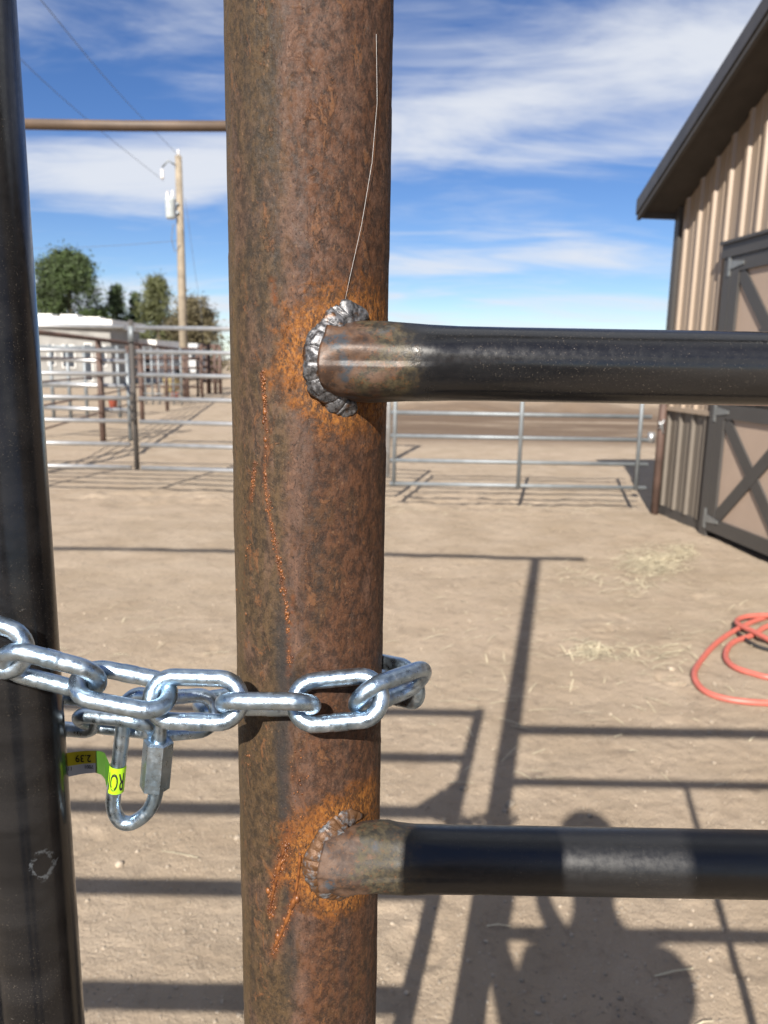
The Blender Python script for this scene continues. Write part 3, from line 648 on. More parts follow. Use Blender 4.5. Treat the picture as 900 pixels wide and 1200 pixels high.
add_link(186, 853, 0.382, 86, 843, 0.392, 76)
add_link(124, 840, 0.392, 26, 832, 0.404, 30)
add_link(52, 832, 0.404, -48, 815, 0.405, -60)

# quick link
ql = thing('quick_link', at(160, 890, 0.384), 'zinc screw-lock quick link hanging from the chain, yellow sticker on it', 'quick link')
YQ = 0.384
qp = [(146, 832), (143, 862), (139, 895), (134, 925), (133, 946), (141, 962), (155, 964), (172, 952), (182, 932), (184, 900), (186, 868), (187, 838), (179, 820), (164, 814), (151, 820)]
qc = [at(x, y, YQ+(0.0 if 820 < y else 0.003)) for x, y in qp]
MB().tube(catmull(qc, 8, True), 0.0040, 24, closed=True).build('body', MT['zinc'], ql)
a_, b_ = at(186, 867, YQ), at(181, 924, YQ); axn = (b_-a_).normalized(); u_ = Vector((0, -1, 0)); u_ = (u_-axn*u_.dot(axn)).normalized(); w_ = axn.cross(u_)
v = []
for (t, r) in ((0.0, 0.0062), (0.03, 0.0081), (0.97, 0.0081), (1.0, 0.0062)):
    for k in range(6):
        an = rad(60*k+26); v.append(a_+(b_-a_)*t+(u_*math.cos(an)+w_*math.sin(an))*r)
MB().add(v, [(i*6+k, i*6+(k+1) % 6, i*6+6+(k+1) % 6, i*6+6+k) for i in range(3) for k in range(6)]+[tuple(range(5, -1, -1)), tuple(18+k for k in range(6))]).build('nut', MT['zinc'], ql, False)

# price sticker wrapped round the quick link
rc, rb = at(138.5, 896, YQ), at(135.5, 926, YQ); rax = (rb-rc).normalized(); hgt = (rb-rc).length; RSK = 0.00445
ru = Vector((0, -1, 0)); ru = (ru-rax*ru.dot(rax)).normalized(); rw = rax.cross(ru)
if rw.x < 0: rw = -rw
tagroot = thing('price_sticker', (rc+rb)/2, 'lime yellow price sticker folded round the quick link, print upside down', 'sticker')
def wrapf(a, t, lift=0.0): return rc+rax*(hgt*t)+(ru*math.cos(a)+rw*math.sin(a))*(RSK+lift)
m = MB(); NA = 20; v = [wrapf(rad(-100+210*i/NA), t) for i in range(NA+1) for t in (0, 1)]
m.add(v, [(2*i, 2*i+1, 2*i+3, 2*i+2) for i in range(NA)]).build('band', MT['lime'], tagroot)
# the flag: two layers of the sticker stuck together, pointing left
f0, f1 = wrapf(rad(-80), 0), wrapf(rad(-80), 1)
FL = [(123, 883, 913, 0.3825), (119, 881, 908, 0.386), (112, 880, 905.5, 0.389), (105, 880, 906, 0.391), (96, 880.5, 907, 0.392), (86, 881.5, 909, 0.392), (76, 883, 911, 0.391)]
def flag(t0, t1, i0, i1, mat, name, lift=0.0):
    m = MB(); v = []
    for (x, y0, y1, Y) in FL[i0:i1+1]:
        for t in (t0, t1): v.append(at(x, y0+(y1-y0)*t, Y-lift))
    k = i1-i0; nv_ = len(v); v += [p+Vector((0, 0.00025, 0)) for p in v]
    f = [(2*i, 2*i+1, 2*i+3, 2*i+2) for i in range(k)]; f += [tuple(q+nv_ for q in reversed(p)) for p in f]
    return m.add(v, f).build(name, mat, tagroot)
m = MB(); e0, e1 = at(123, 883, 0.3825), at(123, 913, 0.3825); m.add([f0, f1, e1, e0], [(0,1,2,3)]).build('neck', MT['greenst'], tagroot)
flag(0, 1, 0, 2, MT['greenst'], 'flag_end'); flag(0, 0.56, 2, 6, MT['ochre'], 'price_band'); flag(0.56, 1, 2, 6, MT['paper'], 'paper_band')
def text_mesh(txt, size, fn, name, parent):
    cu = bpy.data.curves.new(name, 'FONT'); cu.body = txt; cu.size = 1.0; cu.align_x = 'CENTER'; cu.align_y = 'CENTER'; cu.resolution_u = 3; cu.offset = 0.012
    ob = bpy.data.objects.new(name, cu); col.objects.link(ob); dg = bpy.context.evaluated_depsgraph_get(); dg.update()
    me = bpy.data.meshes.new_from_object(ob.evaluated_get(dg)); bpy.data.objects.remove(ob)
    for vv in me.vertices: vv.co = fn(vv.co.x*size, vv.co.y*size)
    me.materials.clear(); me.materials.append(MT['ink']); return link(name, me, parent)
# wrapped print reads upside down: local x runs to the left, local y runs down
text_mesh('RON', 1.0, lambda x, y: wrapf(rad(-8)-x*0.0056/RSK, 0.5+y*0.95, 0.00012), 'printing', tagroot)
def flagpt(x, y):                                           # x, y in photo pixels round the flag
    Y = np.interp(x, [p[0] for p in FL][::-1], [p[3] for p in FL][::-1]); return at(x, y, float(Y)-0.0004)
text_mesh('2.39', 1.0, lambda x, y: flagpt(97.5-x*11.0, 888.5+y*12.0), 'printing', tagroot)
text_mesh('7001', 1.0, lambda x, y: flagpt(104-x*5.5, 898.5+y*5.5), 'printing', tagroot)
text_mesh('11', 1.0, lambda x, y: flagpt(82-x*6, 900.5+y*6.5), 'printing', tagroot)

# ------------------------------------------------------------------ galvanised gates across the yard
def livestock_gate(label, X0, X1, Y0, Y1, zs, stiles, r, mat, group, parts_extra=None):
    g = thing('livestock_gate', ((X0+X1)/2, (Y0+Y1)/2, 0), label, 'gate', group)
    yy = lambda x: Y0+(Y1-Y0)*(x-X0)/(X1-X0)
    for z in zs: MB().tube([(X0, Y0, z), (X1, Y1, z)], r, 12).build('rail', mat, g)
    for x in stiles: MB().tube([(x, yy(x)-(r*1.6 if X0+0.1 < x < X1-0.1 else 0), zs[0]-0.02), (x, yy(x)-(r*1.6 if X0+0.1 < x < X1-0.1 else 0), zs[-1]+0.02)], r*1.05, 12).build('stile', mat, g)
    return g
zl = (0.292, 0.534, 0.774, 1.011, 1.253, 1.486, 1.724)
lg = livestock_gate('galvanised tube gate beside the dark latch post, left of the rusty post', -2.55, 0.05, 8.0, 7.75, zl, (-0.6, 0.03), 0.022, MT['galv'], None)
lg2 = livestock_gate('galvanised tube gate at the far left, latch post at its right end', -5.2, -2.66, 8.05, 8.0, [z+0.002 for z in zl], (-5.15, -3.9), 0.022, MT['galv'], None)
lp = thing('latch_post', (-2.60, 8.02, 0), 'dark steel latch post with chain between the two left galvanised gates', 'post')
MB().tube([(-2.605, 8.02, 0.27), (-2.605, 8.02, 1.80)], 0.025, 20).build('pipe', MT['stone'], lp)
MB().box((-2.625, 7.975, 1.58), (-2.57, 7.985, 1.74)).build('hinge_plate', MT['galv_dull'], lp)
lc = MB()
for k in range(7): lc.tube([( -2.60+0.03*math.cos(t*math.pi/4)*(1 if k % 2 else 0.4), 7.955-(0.012 if k % 2 else 0.02)*math.sin(t*math.pi/4), 1.06-0.045*k+0.028*math.sin(t*math.pi/4)) for t in range(8)], 0.007, 6, True)
lc.build('latch_chain', MT['stone'], lp)
rgate = livestock_gate('dull grey tube gate right of the rusty post, ending at the barn corner', 0.05, 2.56, 7.45, 7.45, (0.258, 0.488, 0.726, 0.950, 1.18, 1.41, 1.60), (0.09, 1.305, 2.45), 0.019, MT['galv_dull'], None)
MB().box((2.545, 7.42, 0.70), (2.60, 7.47, 0.80)).build('latch', MT['galv'], rgate)
cp = thing('corner_post', (2.655, 7.42, 0), 'rusty red pipe post standing against the barn corner', 'post')
MB().tube([(2.655, 7.42, -0.1), (2.655, 7.42, 1.62)], 0.036, 20).build('pipe', MT['brown'], cp)
MB().tube([(2.62, 7.385, 0.88+0.04*math.sin(k)) if k % 2 else (2.66, 7.375, 0.80+0.022*k) for k in range(7)], 0.010, 6).build('chain_hook', MT['galv'], cp)
# overhead bar above the left gates
ob_ = thing('overhead_bar', (-3.0, 8.1, 0), 'brown overhead pipe bar spanning high above the left gates', 'bar')
MB().tube([(-4.9, 8.12, 3.655), (-2.6, 8.1, 3.650), (-0.6, 8.06, 3.665)], 0.050, 20).build('crossbar', MT['brown_lt'], ob_)
for x in (-5.35, -0.62): MB().tube([(x if x > -5 else -4.9, 8.1, -0.2), (x if x > -5 else -4.9, 8.1, 3.66)], 0.045, 20).build('upright', MT['brown_lt'], ob_)

# ------------------------------------------------------------------ pens receding on the left
pf = thing('pen_fence', (-4.88, 13.3, 0), 'rust brown pipe pen fence running away behind the left gates', 'fence')
line = lambda Y: -4.42-0.141*(Y-10)
for z in (1.72, 1.40, 1.10, 0.80, 0.50): MB().tube([(line(9.2), 9.2, z), (line(38), 38, z)], 0.034 if z > 1.7 else 0.013, 10).build('rail', MT['brown'], pf)
for Y in (9.2, 13.3, 17.3, 21.3, 25.5, 29.8, 34, 38): MB().tube([(line(Y), Y, -0.2), (line(Y), Y, 1.74)], 0.050, 12).build('post', MT['brown'], pf)
pp = thing('stock_pen', (-6.0, 13.3, 0), 'pale galvanised panel of three rails beside the brown pen post', 'pen')
for px, py in (((40, 420), (150, 424)), ((40, 449), (150, 453)), ((40, 477), (150, 481))):
    MB().tube([at(*px, 13.6), at(*py, 13.45)], 0.040, 10).build('rail', MT['galv'], pp)
p0 = at(150, 450, 13.45); MB().tube([(p0.x, p0.y, 0), (p0.x, p0.y, 1.5)], 0.035, 10).build('stile', MT['galv_dull'], pp)
p0 = at(40, 450, 13.6); MB().tube([(p0.x, p0.y, 0), (p0.x, p0.y, 1.5)], 0.035, 10).build('stile', MT['galv_dull'], pp)
rp_ = thing('far_pen', (-8.2, 37, 0), 'small brown pipe pen standing below the browning tree', 'pen')
for k, x in enumerate((236, 245, 252, 258)):
    for Y in (33.0, 39.0):
        p = at(x, 440, Y); MB().tube([(p.x, Y, 0), (p.x, Y, 2.0)], 0.075, 8).build('post', MT['brown'], rp_)
for z in (0.5, 0.8, 1.1, 1.4, 1.7, 2.0):
    for Y in (33.0, 39.0): MB().tube([(at(236, 440, Y).x, Y, z), (at(258, 440, Y).x, Y, z)], 0.05, 8).build('rail', MT['brown'], rp_)
gf = thing('feed_rack', (-6.4, 24, 0), 'grey welded panel row standing behind the latch post', 'rack')
for x in (163, 170, 178, 186, 194, 203, 212): p = at(x, 440, 24); MB().tube([(p.x, 24, 0), (p.x, 24, 1.75)], 0.028, 8).build('upright', MT['galv_dull'], gf)
for z in (0.35, 0.65, 0.95, 1.25, 1.55, 1.75): MB().tube([(at(163, 440, 24).x, 24, z), (at(212, 440, 24).x, 24, z)], 0.020, 8).build('rail', MT['galv_dull'], gf)
for k, (xa, xb, Y, zz, mat, lab) in enumerate(((40, 128, 18.0, (0.45, 0.75, 1.05, 1.35, 1.65), 'galv_dull', 'grey tube pen panel standing in front of the white mobile home'),
        (150, 232, 28.5, (0.4, 0.75, 1.1, 1.45, 1.8), 'brown', 'brown pipe pen right of the latch post, in front of the shed'))):
    A, B = at(xa, 440, Y), at(xb, 440, Y); g = thing('stock_pen', ((A.x+B.x)/2, Y, 0), lab, 'pen')
    for z in zz: MB().tube([(A.x, Y, z), (B.x, Y+0.6, z)], 0.022+0.0006*Y, 8).build('rail', MT[mat], g)
    for q in range(6): x = A.x+(B.x-A.x)*q/5; MB().tube([(x, Y+0.12*q, 0), (x, Y+0.12*q, zz[-1]+0.05)], 0.026+0.0010*Y, 8).build('post', MT[mat], g)
def lathe(prof, c, n=20):
    m = MB(); v = [(c.x+r*math.cos(2*math.pi*k/n), c.y+r*math.sin(2*math.pi*k/n), c.z+z) for r, z in prof for k in range(n)]
    f = [(i*n+k, i*n+(k+1) % n, (i+1)*n+(k+1) % n, (i+1)*n+k) for i in range(len(prof)-1) for k in range(n)]
    return m.add(v, f+[tuple(range(n-1, -1, -1)), tuple((len(prof)-1)*n+k for k in range(n))])
for (x, y, Y, lab) in ((132, 462, 22.0, 'orange bucket in the pen left of the latch post'), (205, 458, 27.0, 'orange bucket in the pen near the utility pole')):
    p = at(x, y, Y); p.z = gz(p.x, p.y); b = thing('bucket', p, lab, 'bucket')
    lathe([(0.10, 0), (0.125, 0.22), (0.135, 0.23), (0.135, 0.25), (0.115, 0.25), (0.10, 0.08)], p).build('shell', MT['orange'], b)
    MB().tube([p+Vector((0.13*math.cos(t), 0, 0.235+0.10*math.sin(t))) for t in np.linspace(0, math.pi, 9)], 0.008, 6).build('handle', MT['galv'], b)
p = at(201, 452, 33.0); p.z = 0; tr = thing('feed_tub', p, 'pale yellow feed tub beneath the utility pole', 'tub')
lathe([(0.30, 0), (0.36, 0.60), (0.38, 0.62), (0.38, 0.66), (0.34, 0.66), (0.30, 0.2)], p).build('shell', MT['yellow'], tr)
p = at(640, 478, 30.0); cr = thing('corral', (p.x, 30, 0), 'low rusty corral panel far beyond the right gate', 'corral')
for x in (600, 620, 640, 660, 680): q = at(x, 478, 30); MB().tube([(q.x, 30, 0), (q.x, 30, 1.2)], 0.045, 8).build('post', MT['brown_lt'], cr)
for z in (0.35, 0.75, 1.15): MB().tube([(at(600, 478, 30).x, 30, z), (at(680, 478, 30).x, 30, z)], 0.035, 8).build('rail', MT['galv'], cr)

# ------------------------------------------------------------------ mobile home, shed
def house(name, label, x0, x1, ytop, Y, zroof_r, wall, roof, depth=6.0, wins=(), acs=()):
    A = at(x0, ytop, Y); B = at(x1, ytop+(x1-x0)*0.03, Y); L_, R_ = A.x, B.x; zt = A.z; zr = zroof_r
    t = thing(name, ((L_+R_)/2, Y, 0), label, 'building')
    v = [(L_, Y, 0), (R_, Y, 0), (R_, Y, zr-0.5), (L_, Y, zt-0.5), (L_, Y+depth, 0), (R_, Y+depth, 0), (R_, Y+depth, zr-0.5), (L_, Y+depth, zt-0.5)]
    MB().add(v, [(0,1,2,3), (1,5,6,2), (5,4,7,6), (4,0,3,7)]).build('wall', wall, t, False)
    v = [(L_-0.3, Y-0.35, zt-0.50), (R_+0.25, Y-0.35, zr-0.50), (R_+0.25, Y+depth+0.3, zr-0.50), (L_-0.3, Y+depth+0.3, zt-0.50),
         (L_-0.3, Y-0.35, zt-0.05), (R_+0.25, Y-0.35, zr-0.05), (R_+0.25, Y+depth+0.3, zr-0.02), (L_-0.3, Y+depth+0.3, zt-0.02)]
    rf = MB().add(v, [(0,3,2,1),(4,5,6,7),(0,1,5,4),(1,2,6,5),(2,3,7,6),(3,0,4,7)]).build('roof', roof, t, False)
    for (a, b, z0, z1) in wins:
        xa, xb = L_+(R_-L_)*a, L_+(R_-L_)*b
        w_ = MB().box((xa-0.06, Y-0.05, z0-0.06), (xb+0.06, Y-0.004, z1+0.06)).build('window', MT['white'], t, False)
        MB().box((xa, Y-0.07, z0), (xb, Y-0.052, z1)).build('pane', MT['glass'], w_, False)
    for (a, h) in acs:
        xa = L_+(R_-L_)*a; z = zt+(zr-zt)*a-0.06; MB().box((xa-0.45, Y+0.3, z), (xa+0.45, Y+1.2, z+h)).build('roof_unit', MT['white'], rf, False)
    return t
house('mobile_home', 'long white mobile home with rooftop units behind the left gates', -40, 128, 364, 42, 3.45, MT['homewall'], MT['white'], 5.0,
      [(0.40, 0.46, 0.9, 2.0), (0.56, 0.60, 1.0, 2.0), (0.66, 0.74, 0.9, 2.0), (0.82, 0.86, 0.2, 2.1), (0.90, 0.96, 1.0, 2.0)], [(0.70, 0.18), (0.86, 0.12), (0.52, 0.14)])
house('shed', 'low pale shed with dark openings between the mobile home and utility pole', 122, 180, 393, 47, 2.55, MT['grey'], MT['white'], 5.0,
      [(0.12, 0.30, 0.3, 1.8), (0.40, 0.58, 0.3, 1.8), (0.70, 0.90, 0.6, 1.7)], [])
tk = thing('stock_trailer', at(200, 430, 50), 'dark stock trailer parked behind the utility pole base', 'trailer')
q = at(190, 430, 52); q2 = at(232, 430, 52)
MB().box((q.x, 52, 0.55), (q2.x, 54.2, 2.45)).build('body', MT['grey'], tk, False)
for k in range(5): xa = q.x+(q2.x-q.x)*(0.06+0.19*k); MB().box((xa, 51.96, 1.45), (xa+0.30, 51.996, 2.15)).build('vent_slot', MT['glass'], tk, False)
for k in (0.40, 0.58):
    c = Vector((q.x+(q2.x-q.x)*k, 51.8, 0.38)); MB().tube([c, c+Vector((0, 0.22, 0))], 0.38, 20).build('wheel', MT['blackrub'], tk)

# ------------------------------------------------------------------ utility pole
up_ = thing('utility_pole', at(217, 425, 31), 'tall wooden utility pole with a pale transformer can left of the rusty post', 'utility pole')
up_.location.z = 0; pb = at(215.5, 425, 31); ptop = at(209, 183, 31)
MB().tube([(pb.x, 31, -0.3), ((pb.x+ptop.x)/2, 31, 4.4), (ptop.x, 31, ptop.z)], [0.185, 0.155, 0.125], 18).build('pole', MT['wood'], up_)
c = at(200, 246, 30.75); c.z -= 0.42
lathe([(0.15, 0.10), (0.19, 0.15), (0.19, 0.76), (0.20, 0.78), (0.17, 0.86), (0.07, 0.91)], c).build('transformer', MT['can'], up_)
for dx in (-0.10, 0.09): lathe([(0.05, 0.86), (0.06, 0.95), (0.035, 0.98), (0.05, 1.03), (0.02, 1.13)], c+Vector((dx, 0, 0))).build('bushing', MT['porc'], up_)
MB().box((c.x+0.20, 30.78, c.z+0.30), (ptop.x, 30.86, c.z+0.40)).build('bracket', MT['galv_dull'], up_, False)
MB().box((c.x+0.20, 30.78, c.z+0.62), (ptop.x, 30.86, c.z+0.70)).build('bracket', MT['galv_dull'], up_, False)
a1 = at(190, 200, 30.8)
MB().tube([(ptop.x-0.1, 30.85, ptop.z-0.35), (a1.x+0.25, 30.8, ptop.z-0.20), (a1.x, 30.8, ptop.z-0.45)], 0.035, 8).build('cutout_arm', MT['galv_dull'], up_)
lathe([(0.05, 0), (0.07, 0.08), (0.04, 0.12), (0.07, 0.2), (0.04, 0.24), (0.06, 0.34)], Vector((a1.x, 30.8, a1.z-0.30))).build('cutout', MT['porc'], up_)
lathe([(0.03, 0), (0.06, 0.06), (0.03, 0.12), (0.06, 0.16), (0.02, 0.24)], Vector((ptop.x, 31, ptop.z))).build('insulator', MT['porc'], up_)
MB().tube([at(203, 262, 30.8), at(201, 280, 30.8), at(205, 296, 30.82), at(211, 287, 30.85)], 0.018, 6).build('service_loop', MT['wire'], up_)
wires = [([(192, 212, 30.8), (120, 155, 24), (30, 75, 18), (-60, -30, 14)], 'thin power line rising left from the transformer'),
         [[(209, 182, 31), (140, 110, 22), (48, 0, 14), (-10, -75, 11)], 'thin power line from the pole top to the upper left'],
         [[(210, 282, 31), (130, 288, 33), (40, 291, 36), (-60, 286, 38)], 'thin service line sagging left across the sky from mid pole'],
         [[(217, 232, 31), (226, 300, 31.6), (236, 372, 32.2), (240, 425, 32.8)], 'guy wire slanting right down from the utility pole']]
for pts, lab in wires:
    o = MB().tube(catmull([at(*p) for p in pts], 10), 0.008, 6).build('power_line' if 'guy' not in lab else 'guy_wire', MT['wire']); tag(o, lab, 'wire')

# ------------------------------------------------------------------ trees
def tree(name, label, x, ybase_Y, ytop, halfw, shape, mat, seed, n=5200, leaf=0.30, bottom=0.12):
    Y = ybase_Y; top = at(x, ytop, Y); rw_ = halfw*Y/F; hgt_ = top.z; rnd = random.Random(seed); b = Vector((top.x, Y, 0))
    t = thing(name, b, label, 'tree', 'trees behind the mobile home')
    MB().tube([b, b+Vector((0.05, 0, hgt_*0.5)), b+Vector((0.0, 0, hgt_*0.93))], [0.05*hgt_*0.6, 0.03*hgt_*0.6, 0.02], 10).build('trunk', MT['bark'], t)
    lm = MB()
    for k in range(14):
        z = hgt_*rnd.uniform(0.2, 0.8); a = rnd.uniform(0, 6.28); rr = rw_*rnd.uniform(0.5, 0.85)*(1-z/hgt_*0.6)
        lm.tube([b+Vector((0, 0, z)), b+Vector((math.cos(a)*rr, math.sin(a)*rr, z+rr*0.35))], [0.06, 0.015], 6)
    lm.build('limbs', MT['bark'], t, True)
    # clumps first, then leaves round each clump
    cl = []
    for k in range(150 if shape == 'round' else 110):
        f = rnd.random()**0.8; z = bottom+(1-bottom)*f
        if shape == 'round':
            env = math.sqrt(max(0.02, 1-((z-0.52)/0.50)**2))*(0.85+0.3*rnd.random())
        elif shape == 'cone': env = (1.03-z)**1.05*(1.0+0.7*rnd.random())
        else: env = math.sqrt(max(0.03, 1-((z-0.42)/0.60)**2))*(0.6+0.6*rnd.random())
        a = rnd.uniform(0, 6.283); q = math.sqrt(rnd.uniform(0.15, 1.0))
        cl.append((Vector((math.cos(a)*q*env*rw_, math.sin(a)*q*env*rw_, z*hgt_)), rnd.uniform(0.10, 0.22)*rw_*(0.7 if shape == 'cone' else 1.0)))
    V, Fc = [], []
    for k in range(n):
        c, r = cl[rnd.randrange(len(cl))]
        p = b+c+Vector((rnd.gauss(0, r), rnd.gauss(0, r), rnd.gauss(0, r*0.75)))
        d = Vector((rnd.gauss(0, 1), rnd.gauss(0, 1), rnd.gauss(0.2, 0.7))).normalized(); e = d.cross(Vector((rnd.gauss(0,1), rnd.gauss(0,1), rnd.gauss(0,1)))).normalized()
        s = leaf*rnd.uniform(0.5, 1.2); i = len(V)
        V += [p-d*s*0.5-e*s*0.16, p-d*s*0.5+e*s*0.16, p+d*s*0.6]; Fc.append((i, i+1, i+2))
    MB().add(V, Fc).build('crown', mat, t, False, 'stuff')
tree('pine_tree', 'large round dark pine tree at the far left', 78, 62, 300, 40, 'round', MT['pine'], 1, 30000, 0.34)
tree('spruce_tree', 'narrow dark spruce next to the large round pine', 136, 66, 337, 27, 'cone', MT['spruce'], 2, 9000, 0.30)
tree('spruce_tree', 'small thin spruce between two taller conifers', 158, 68, 344, 19, 'cone', MT['spruce'], 3, 2500, 0.38)
tree('conifer_tree', 'olive pointed conifer just left of the utility pole', 183, 66, 329, 40, 'cone', MT['olivetree'], 4, 13000, 0.32)
tree('browning_tree', 'loose browning tree just right of the utility pole', 228, 60, 352, 32, 'loose', MT['browntree'], 5, 12000, 0.32)
tree('bushy_tree', 'low olive bush filling in behind the shed', 200, 70, 385, 40, 'loose', MT['olivetree'], 6, 10000, 0.34)
tree('small_tree', 'low dark bush right of the large pine', 118, 72, 368, 18, 'loose', MT['spruce'], 7, 3000, 0.42)

# ------------------------------------------------------------------ hose, straw, pebbles
def gpath(pts, r, lift=()):
    out = []
    for k, (x, y) in enumerate(pts):
        p = gnd(x, y); p.z = gz(p.x, p.y)+r*0.9+(lift[k] if k < len(lift) else 0); out.append(p)
    return catmull(out, 10)
hose = thing('garden_hose', gnd(880, 780), 'coiled red rubber hose lying on the dirt at the right edge', 'hose')
MB().tube(gpath([(985, 716), (940, 718), (900, 724), (872, 735), (842, 754), (821, 776), (813, 796), (824, 812), (850, 822), (890, 827), (940, 826), (985, 815), (1010, 790), (990, 765), (950, 752)], 0.014), 0.0145, 14).build('outer_loop', MT['red'], hose)
MB().tube(gpath([(950, 752), (905, 738), (882, 746), (858, 756), (850, 770), (858, 783), (880, 792), (910, 798), (960, 792), (985, 770), (960, 745), (915, 728), (880, 727), (864, 731), (866, 738), (884, 748), (910, 762)], 0.014,
     (0.0, 0.012, 0.012, 0.0, 0, 0, 0, 0, 0, 0.01, 0.012, 0.018, 0.022, 0.022, 0.02, 0.03, 0.01)), 0.0145, 14).build('inner_loop', MT['red'], hose)
bh = MB().tube(gpath([(862, 732), (860, 738), (868, 746), (882, 758), (898, 764), (930, 770)], 0.010), 0.011, 10).build('black_cord', MT['blackrub']); tag(bh, 'short black cord lying under the red hose', 'cord')
def straw(label, spots, seed, name='straw'):
    rnd = random.Random(seed); V, Fc = [], []
    for (x, y, sx, sy, n) in spots:
        for k in range(n):
            p = gnd(x+rnd.gauss(0, sx), y+rnd.gauss(0, sy)); p.z = gz(p.x, p.y)+0.004+abs(rnd.gauss(0, 0.006))
            a = rnd.uniform(0, math.pi) if rnd.random() < 0.5 else rnd.gauss(0.1, 0.35); l = rnd.uniform(0.03, 0.13); w_ = rnd.uniform(0.0012, 0.0026)
            d = Vector((math.cos(a), math.sin(a), rnd.gauss(0, 0.12))); e = Vector((-d.y, d.x, 0))*w_
            i = len(V); mid = p+Vector((0, 0, rnd.uniform(0, 0.006)))
            V += [p-d*l/2-e, p-d*l/2+e, mid-e+Vector((0,0,.001)), mid+e+Vector((0,0,.001)), p+d*l/2-e, p+d*l/2+e]
            Fc += [(i, i+1, i+3, i+2), (i+2, i+3, i+5, i+4)]
    o = MB().add(V, Fc).build(name, MT['straw'], None, False, 'stuff'); tag(o, label, 'straw')
straw('pale straw scattered on the dirt near the barn door', [(765, 660, 20, 9, 900), (800, 648, 8, 5, 220), (745, 688, 22, 6, 70), (700, 766, 18, 5, 90), (690, 762, 8, 5, 60), (780, 765, 26, 8, 60), (680, 672, 20, 6, 50),
      (780, 740, 90, 50, 110), (600, 760, 100, 70, 60), (860, 880, 60, 60, 3), (700, 900, 100, 60, 5), (500, 730, 60, 60, 30), (180, 720, 60, 50, 30), (470, 600, 30, 4, 70), (680, 600, 60, 5, 60), (560, 1130, 40, 40, 1), (180, 980, 60, 90, 2), (850, 1100, 60, 60, 2)], 5)
def pebbles():
    rnd = random.Random(9); import bmesh
    bm = bmesh.new(); bmesh.ops.create_icosphere(bm, subdivisions=1, radius=1.0); iv = [v.co.copy() for v in bm.verts]; fi = [tuple(v.index for v in f.verts) for f in bm.faces]; bm.free()
    m = MB()
    for k in range(9000):
        Y = 1.25+rnd.random()**2.0*7.5; X = rnd.uniform(-0.62, 0.62)*Y+0.05; s = rnd.lognormvariate(-6.15, 0.55)
        z = gz(X, Y) if k < 0 else 0.0
        m.add([], []); p = (X, Y); m.v_ = None
        q = [Vector((v.x*s*rnd.uniform(0.8, 1.3), v.y*s*rnd.uniform(0.8, 1.3), v.z*s*0.7)) for v in iv]
        PB.append((X, Y, s, q))
    zs_ = gheight(np.array([p[0] for p in PB]), np.array([p[1] for p in PB]))
    for (X, Y, s, q), z in zip(PB, zs_): m.add([v+Vector((X, Y, float(z)+s*0.3)) for v in q], fi)
    o = m.build('pebbles', MT['pebble'], None, False, 'stuff'); tag(o, 'small stones and clods strewn over the dirt', 'pebbles')
PB = []; pebbles()

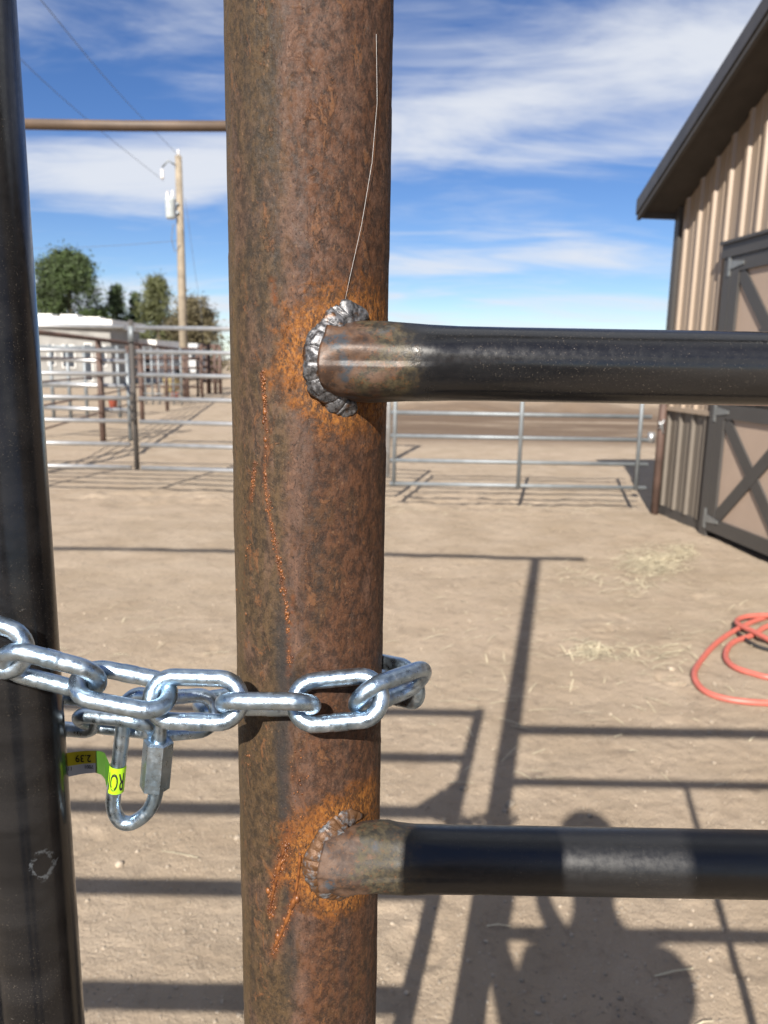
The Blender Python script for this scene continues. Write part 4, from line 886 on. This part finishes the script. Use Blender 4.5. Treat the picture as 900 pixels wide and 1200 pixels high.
# ------------------------------------------------------------------ the photographer, standing behind the camera
def person():
    t = thing('person', (0.09, -0.36, 0), 'person in dark jacket holding up a phone, seen only as a shadow', 'person')
    V, E, R = [], [], []
    def ch(pts, start=None):
        prev = start
        for (p, r) in pts:
            V.append(p); R.append(r); i = len(V)-1
            if prev is not None: E.append((prev, i))
            prev = i
        return prev
    pel = ch([((0.09, -0.38, 0.93), 0.15)])
    chest = ch([((0.09, -0.38, 1.10), 0.145), ((0.09, -0.37, 1.28), 0.15)], pel)
    neck = ch([((0.09, -0.35, 1.42), 0.062)], chest)
    ch([((0.09, -0.33, 1.49), 0.058), ((0.09, -0.315, 1.56), 0.082), ((0.09, -0.315, 1.655), 0.080), ((0.09, -0.32, 1.70), 0.045)], neck)
    for s in (-1, 1):
        ch([((0.09+s*0.10, -0.38, 0.86), 0.10), ((0.09+s*0.11, -0.36, 0.50), 0.062), ((0.09+s*0.12, -0.39, 0.12), 0.045), ((0.09+s*0.125, -0.36, 0.045), 0.045), ((0.09+s*0.14, -0.24, 0.035), 0.035)], pel)
        hx = -0.066 if s < 0 else 0.016
        sh = ch([((0.09+s*0.155, -0.37, 1.335), 0.062), ((0.09+s*0.150, -0.30, 1.13), 0.046), ((hx+s*0.045, -0.10, 1.215), 0.033), ((hx+s*0.012, -0.045, 1.262), 0.022), ((hx+s*0.006, -0.022, 1.29), 0.022)], chest)
        for k in range(4): ch([((hx+s*0.004, 0.002-0.004*k, 1.275+0.016*k), 0.0085), ((hx-s*0.018, 0.006, 1.272+0.017*k), 0.0075), ((hx-s*0.034, 0.006, 1.270+0.017*k), 0.006)], sh)
        ch([((hx-s*0.002, -0.030, 1.325), 0.0095), ((hx-s*0.020, -0.028, 1.338), 0.008)], sh)
    me = bpy.data.meshes.new('body'); me.from_pydata(V, E, []); o = link('body', me, t)
    M = Mat('clothed_body', rough=0.8); X, Y, Z = M.sep()[:3]
    c = M.mix(M.ramp(Z, 0.90, 0.92), (0.06, 0.085, 0.15), (0.05, 0.055, 0.07)); c = M.mix(M.ramp(Z, 1.43, 1.44), c, (0.52, 0.33, 0.24))
    c = M.mix(M.math('MULTIPLY', M.ramp(Y, -0.075, -0.065), M.ramp(Z, 1.1, 1.15)), c, (0.52, 0.33, 0.24)); M.set('color', c); me.materials.append(M.m)
    md = o.modifiers.new('skin', 'SKIN'); md.use_smooth_shade = True
    sv = me.skin_vertices[0].data
    for i, r in enumerate(R): sv[i].radius = (r, r*(0.8 if i in (pel, chest, chest-1) else 1.0)); sv[i].use_root = (i == 0)
    sb = o.modifiers.new('smooth', 'SUBSURF'); sb.levels = 1; sb.render_levels = 2
    n = 18; prof = [(0.088, 1.60), (0.093, 1.64), (0.090, 1.685), (0.070, 1.715), (0.03, 1.728)]
    v = [(0.09+r*0.95*math.cos(6.2832*k/n), -0.325+r*1.1*math.sin(6.2832*k/n), z) for r, z in prof for k in range(n)]
    MB().add(v, [(i*n+k, i*n+(k+1) % n, (i+1)*n+(k+1) % n, (i+1)*n+k) for i in range(4) for k in range(n)]+[tuple(4*n+k for k in range(n))]).build('hair', MT['hair'], t)
    ph = thing('smartphone', (-0.0275, -0.008, 1.37), 'smartphone held up by the photographer, seen only as a shadow', 'phone')
    R_ = Matrix.Rotation(-PITCH, 3, 'X') if False else CM
    def P(x, y, z): return Vector((0, 0, H))+CM @ Vector((x, y, z))
    v = []; 
    pts = []
    for (cx, cy, a0) in ((0.012-0.010, 0.013-0.010, 0), (-0.066+0.010, 0.013-0.010, 90), (-0.066+0.010, -0.134+0.010, 180), (0.012-0.010, -0.134+0.010, 270)):
        for k in range(5): a = rad(a0+22.5*k); pts.append((cx+0.010*math.cos(a), cy+0.010*math.sin(a)))
    n = len(pts); v = [P(x, y, 0.004) for x, y in pts]+[P(x, y, 0.012) for x, y in pts]
    MB().add(v, [tuple(range(n-1, -1, -1)), tuple(range(n, 2*n))]+[(i, (i+1) % n, n+(i+1) % n, n+i) for i in range(n)]).build('body', MT['phone'], ph, False)
    MB().add([P(x*0.95-0.0013, y*0.97-0.002, 0.0123) for x, y in pts], [tuple(range(n))]).build('screen', MT['glass'], ph, False)
person()
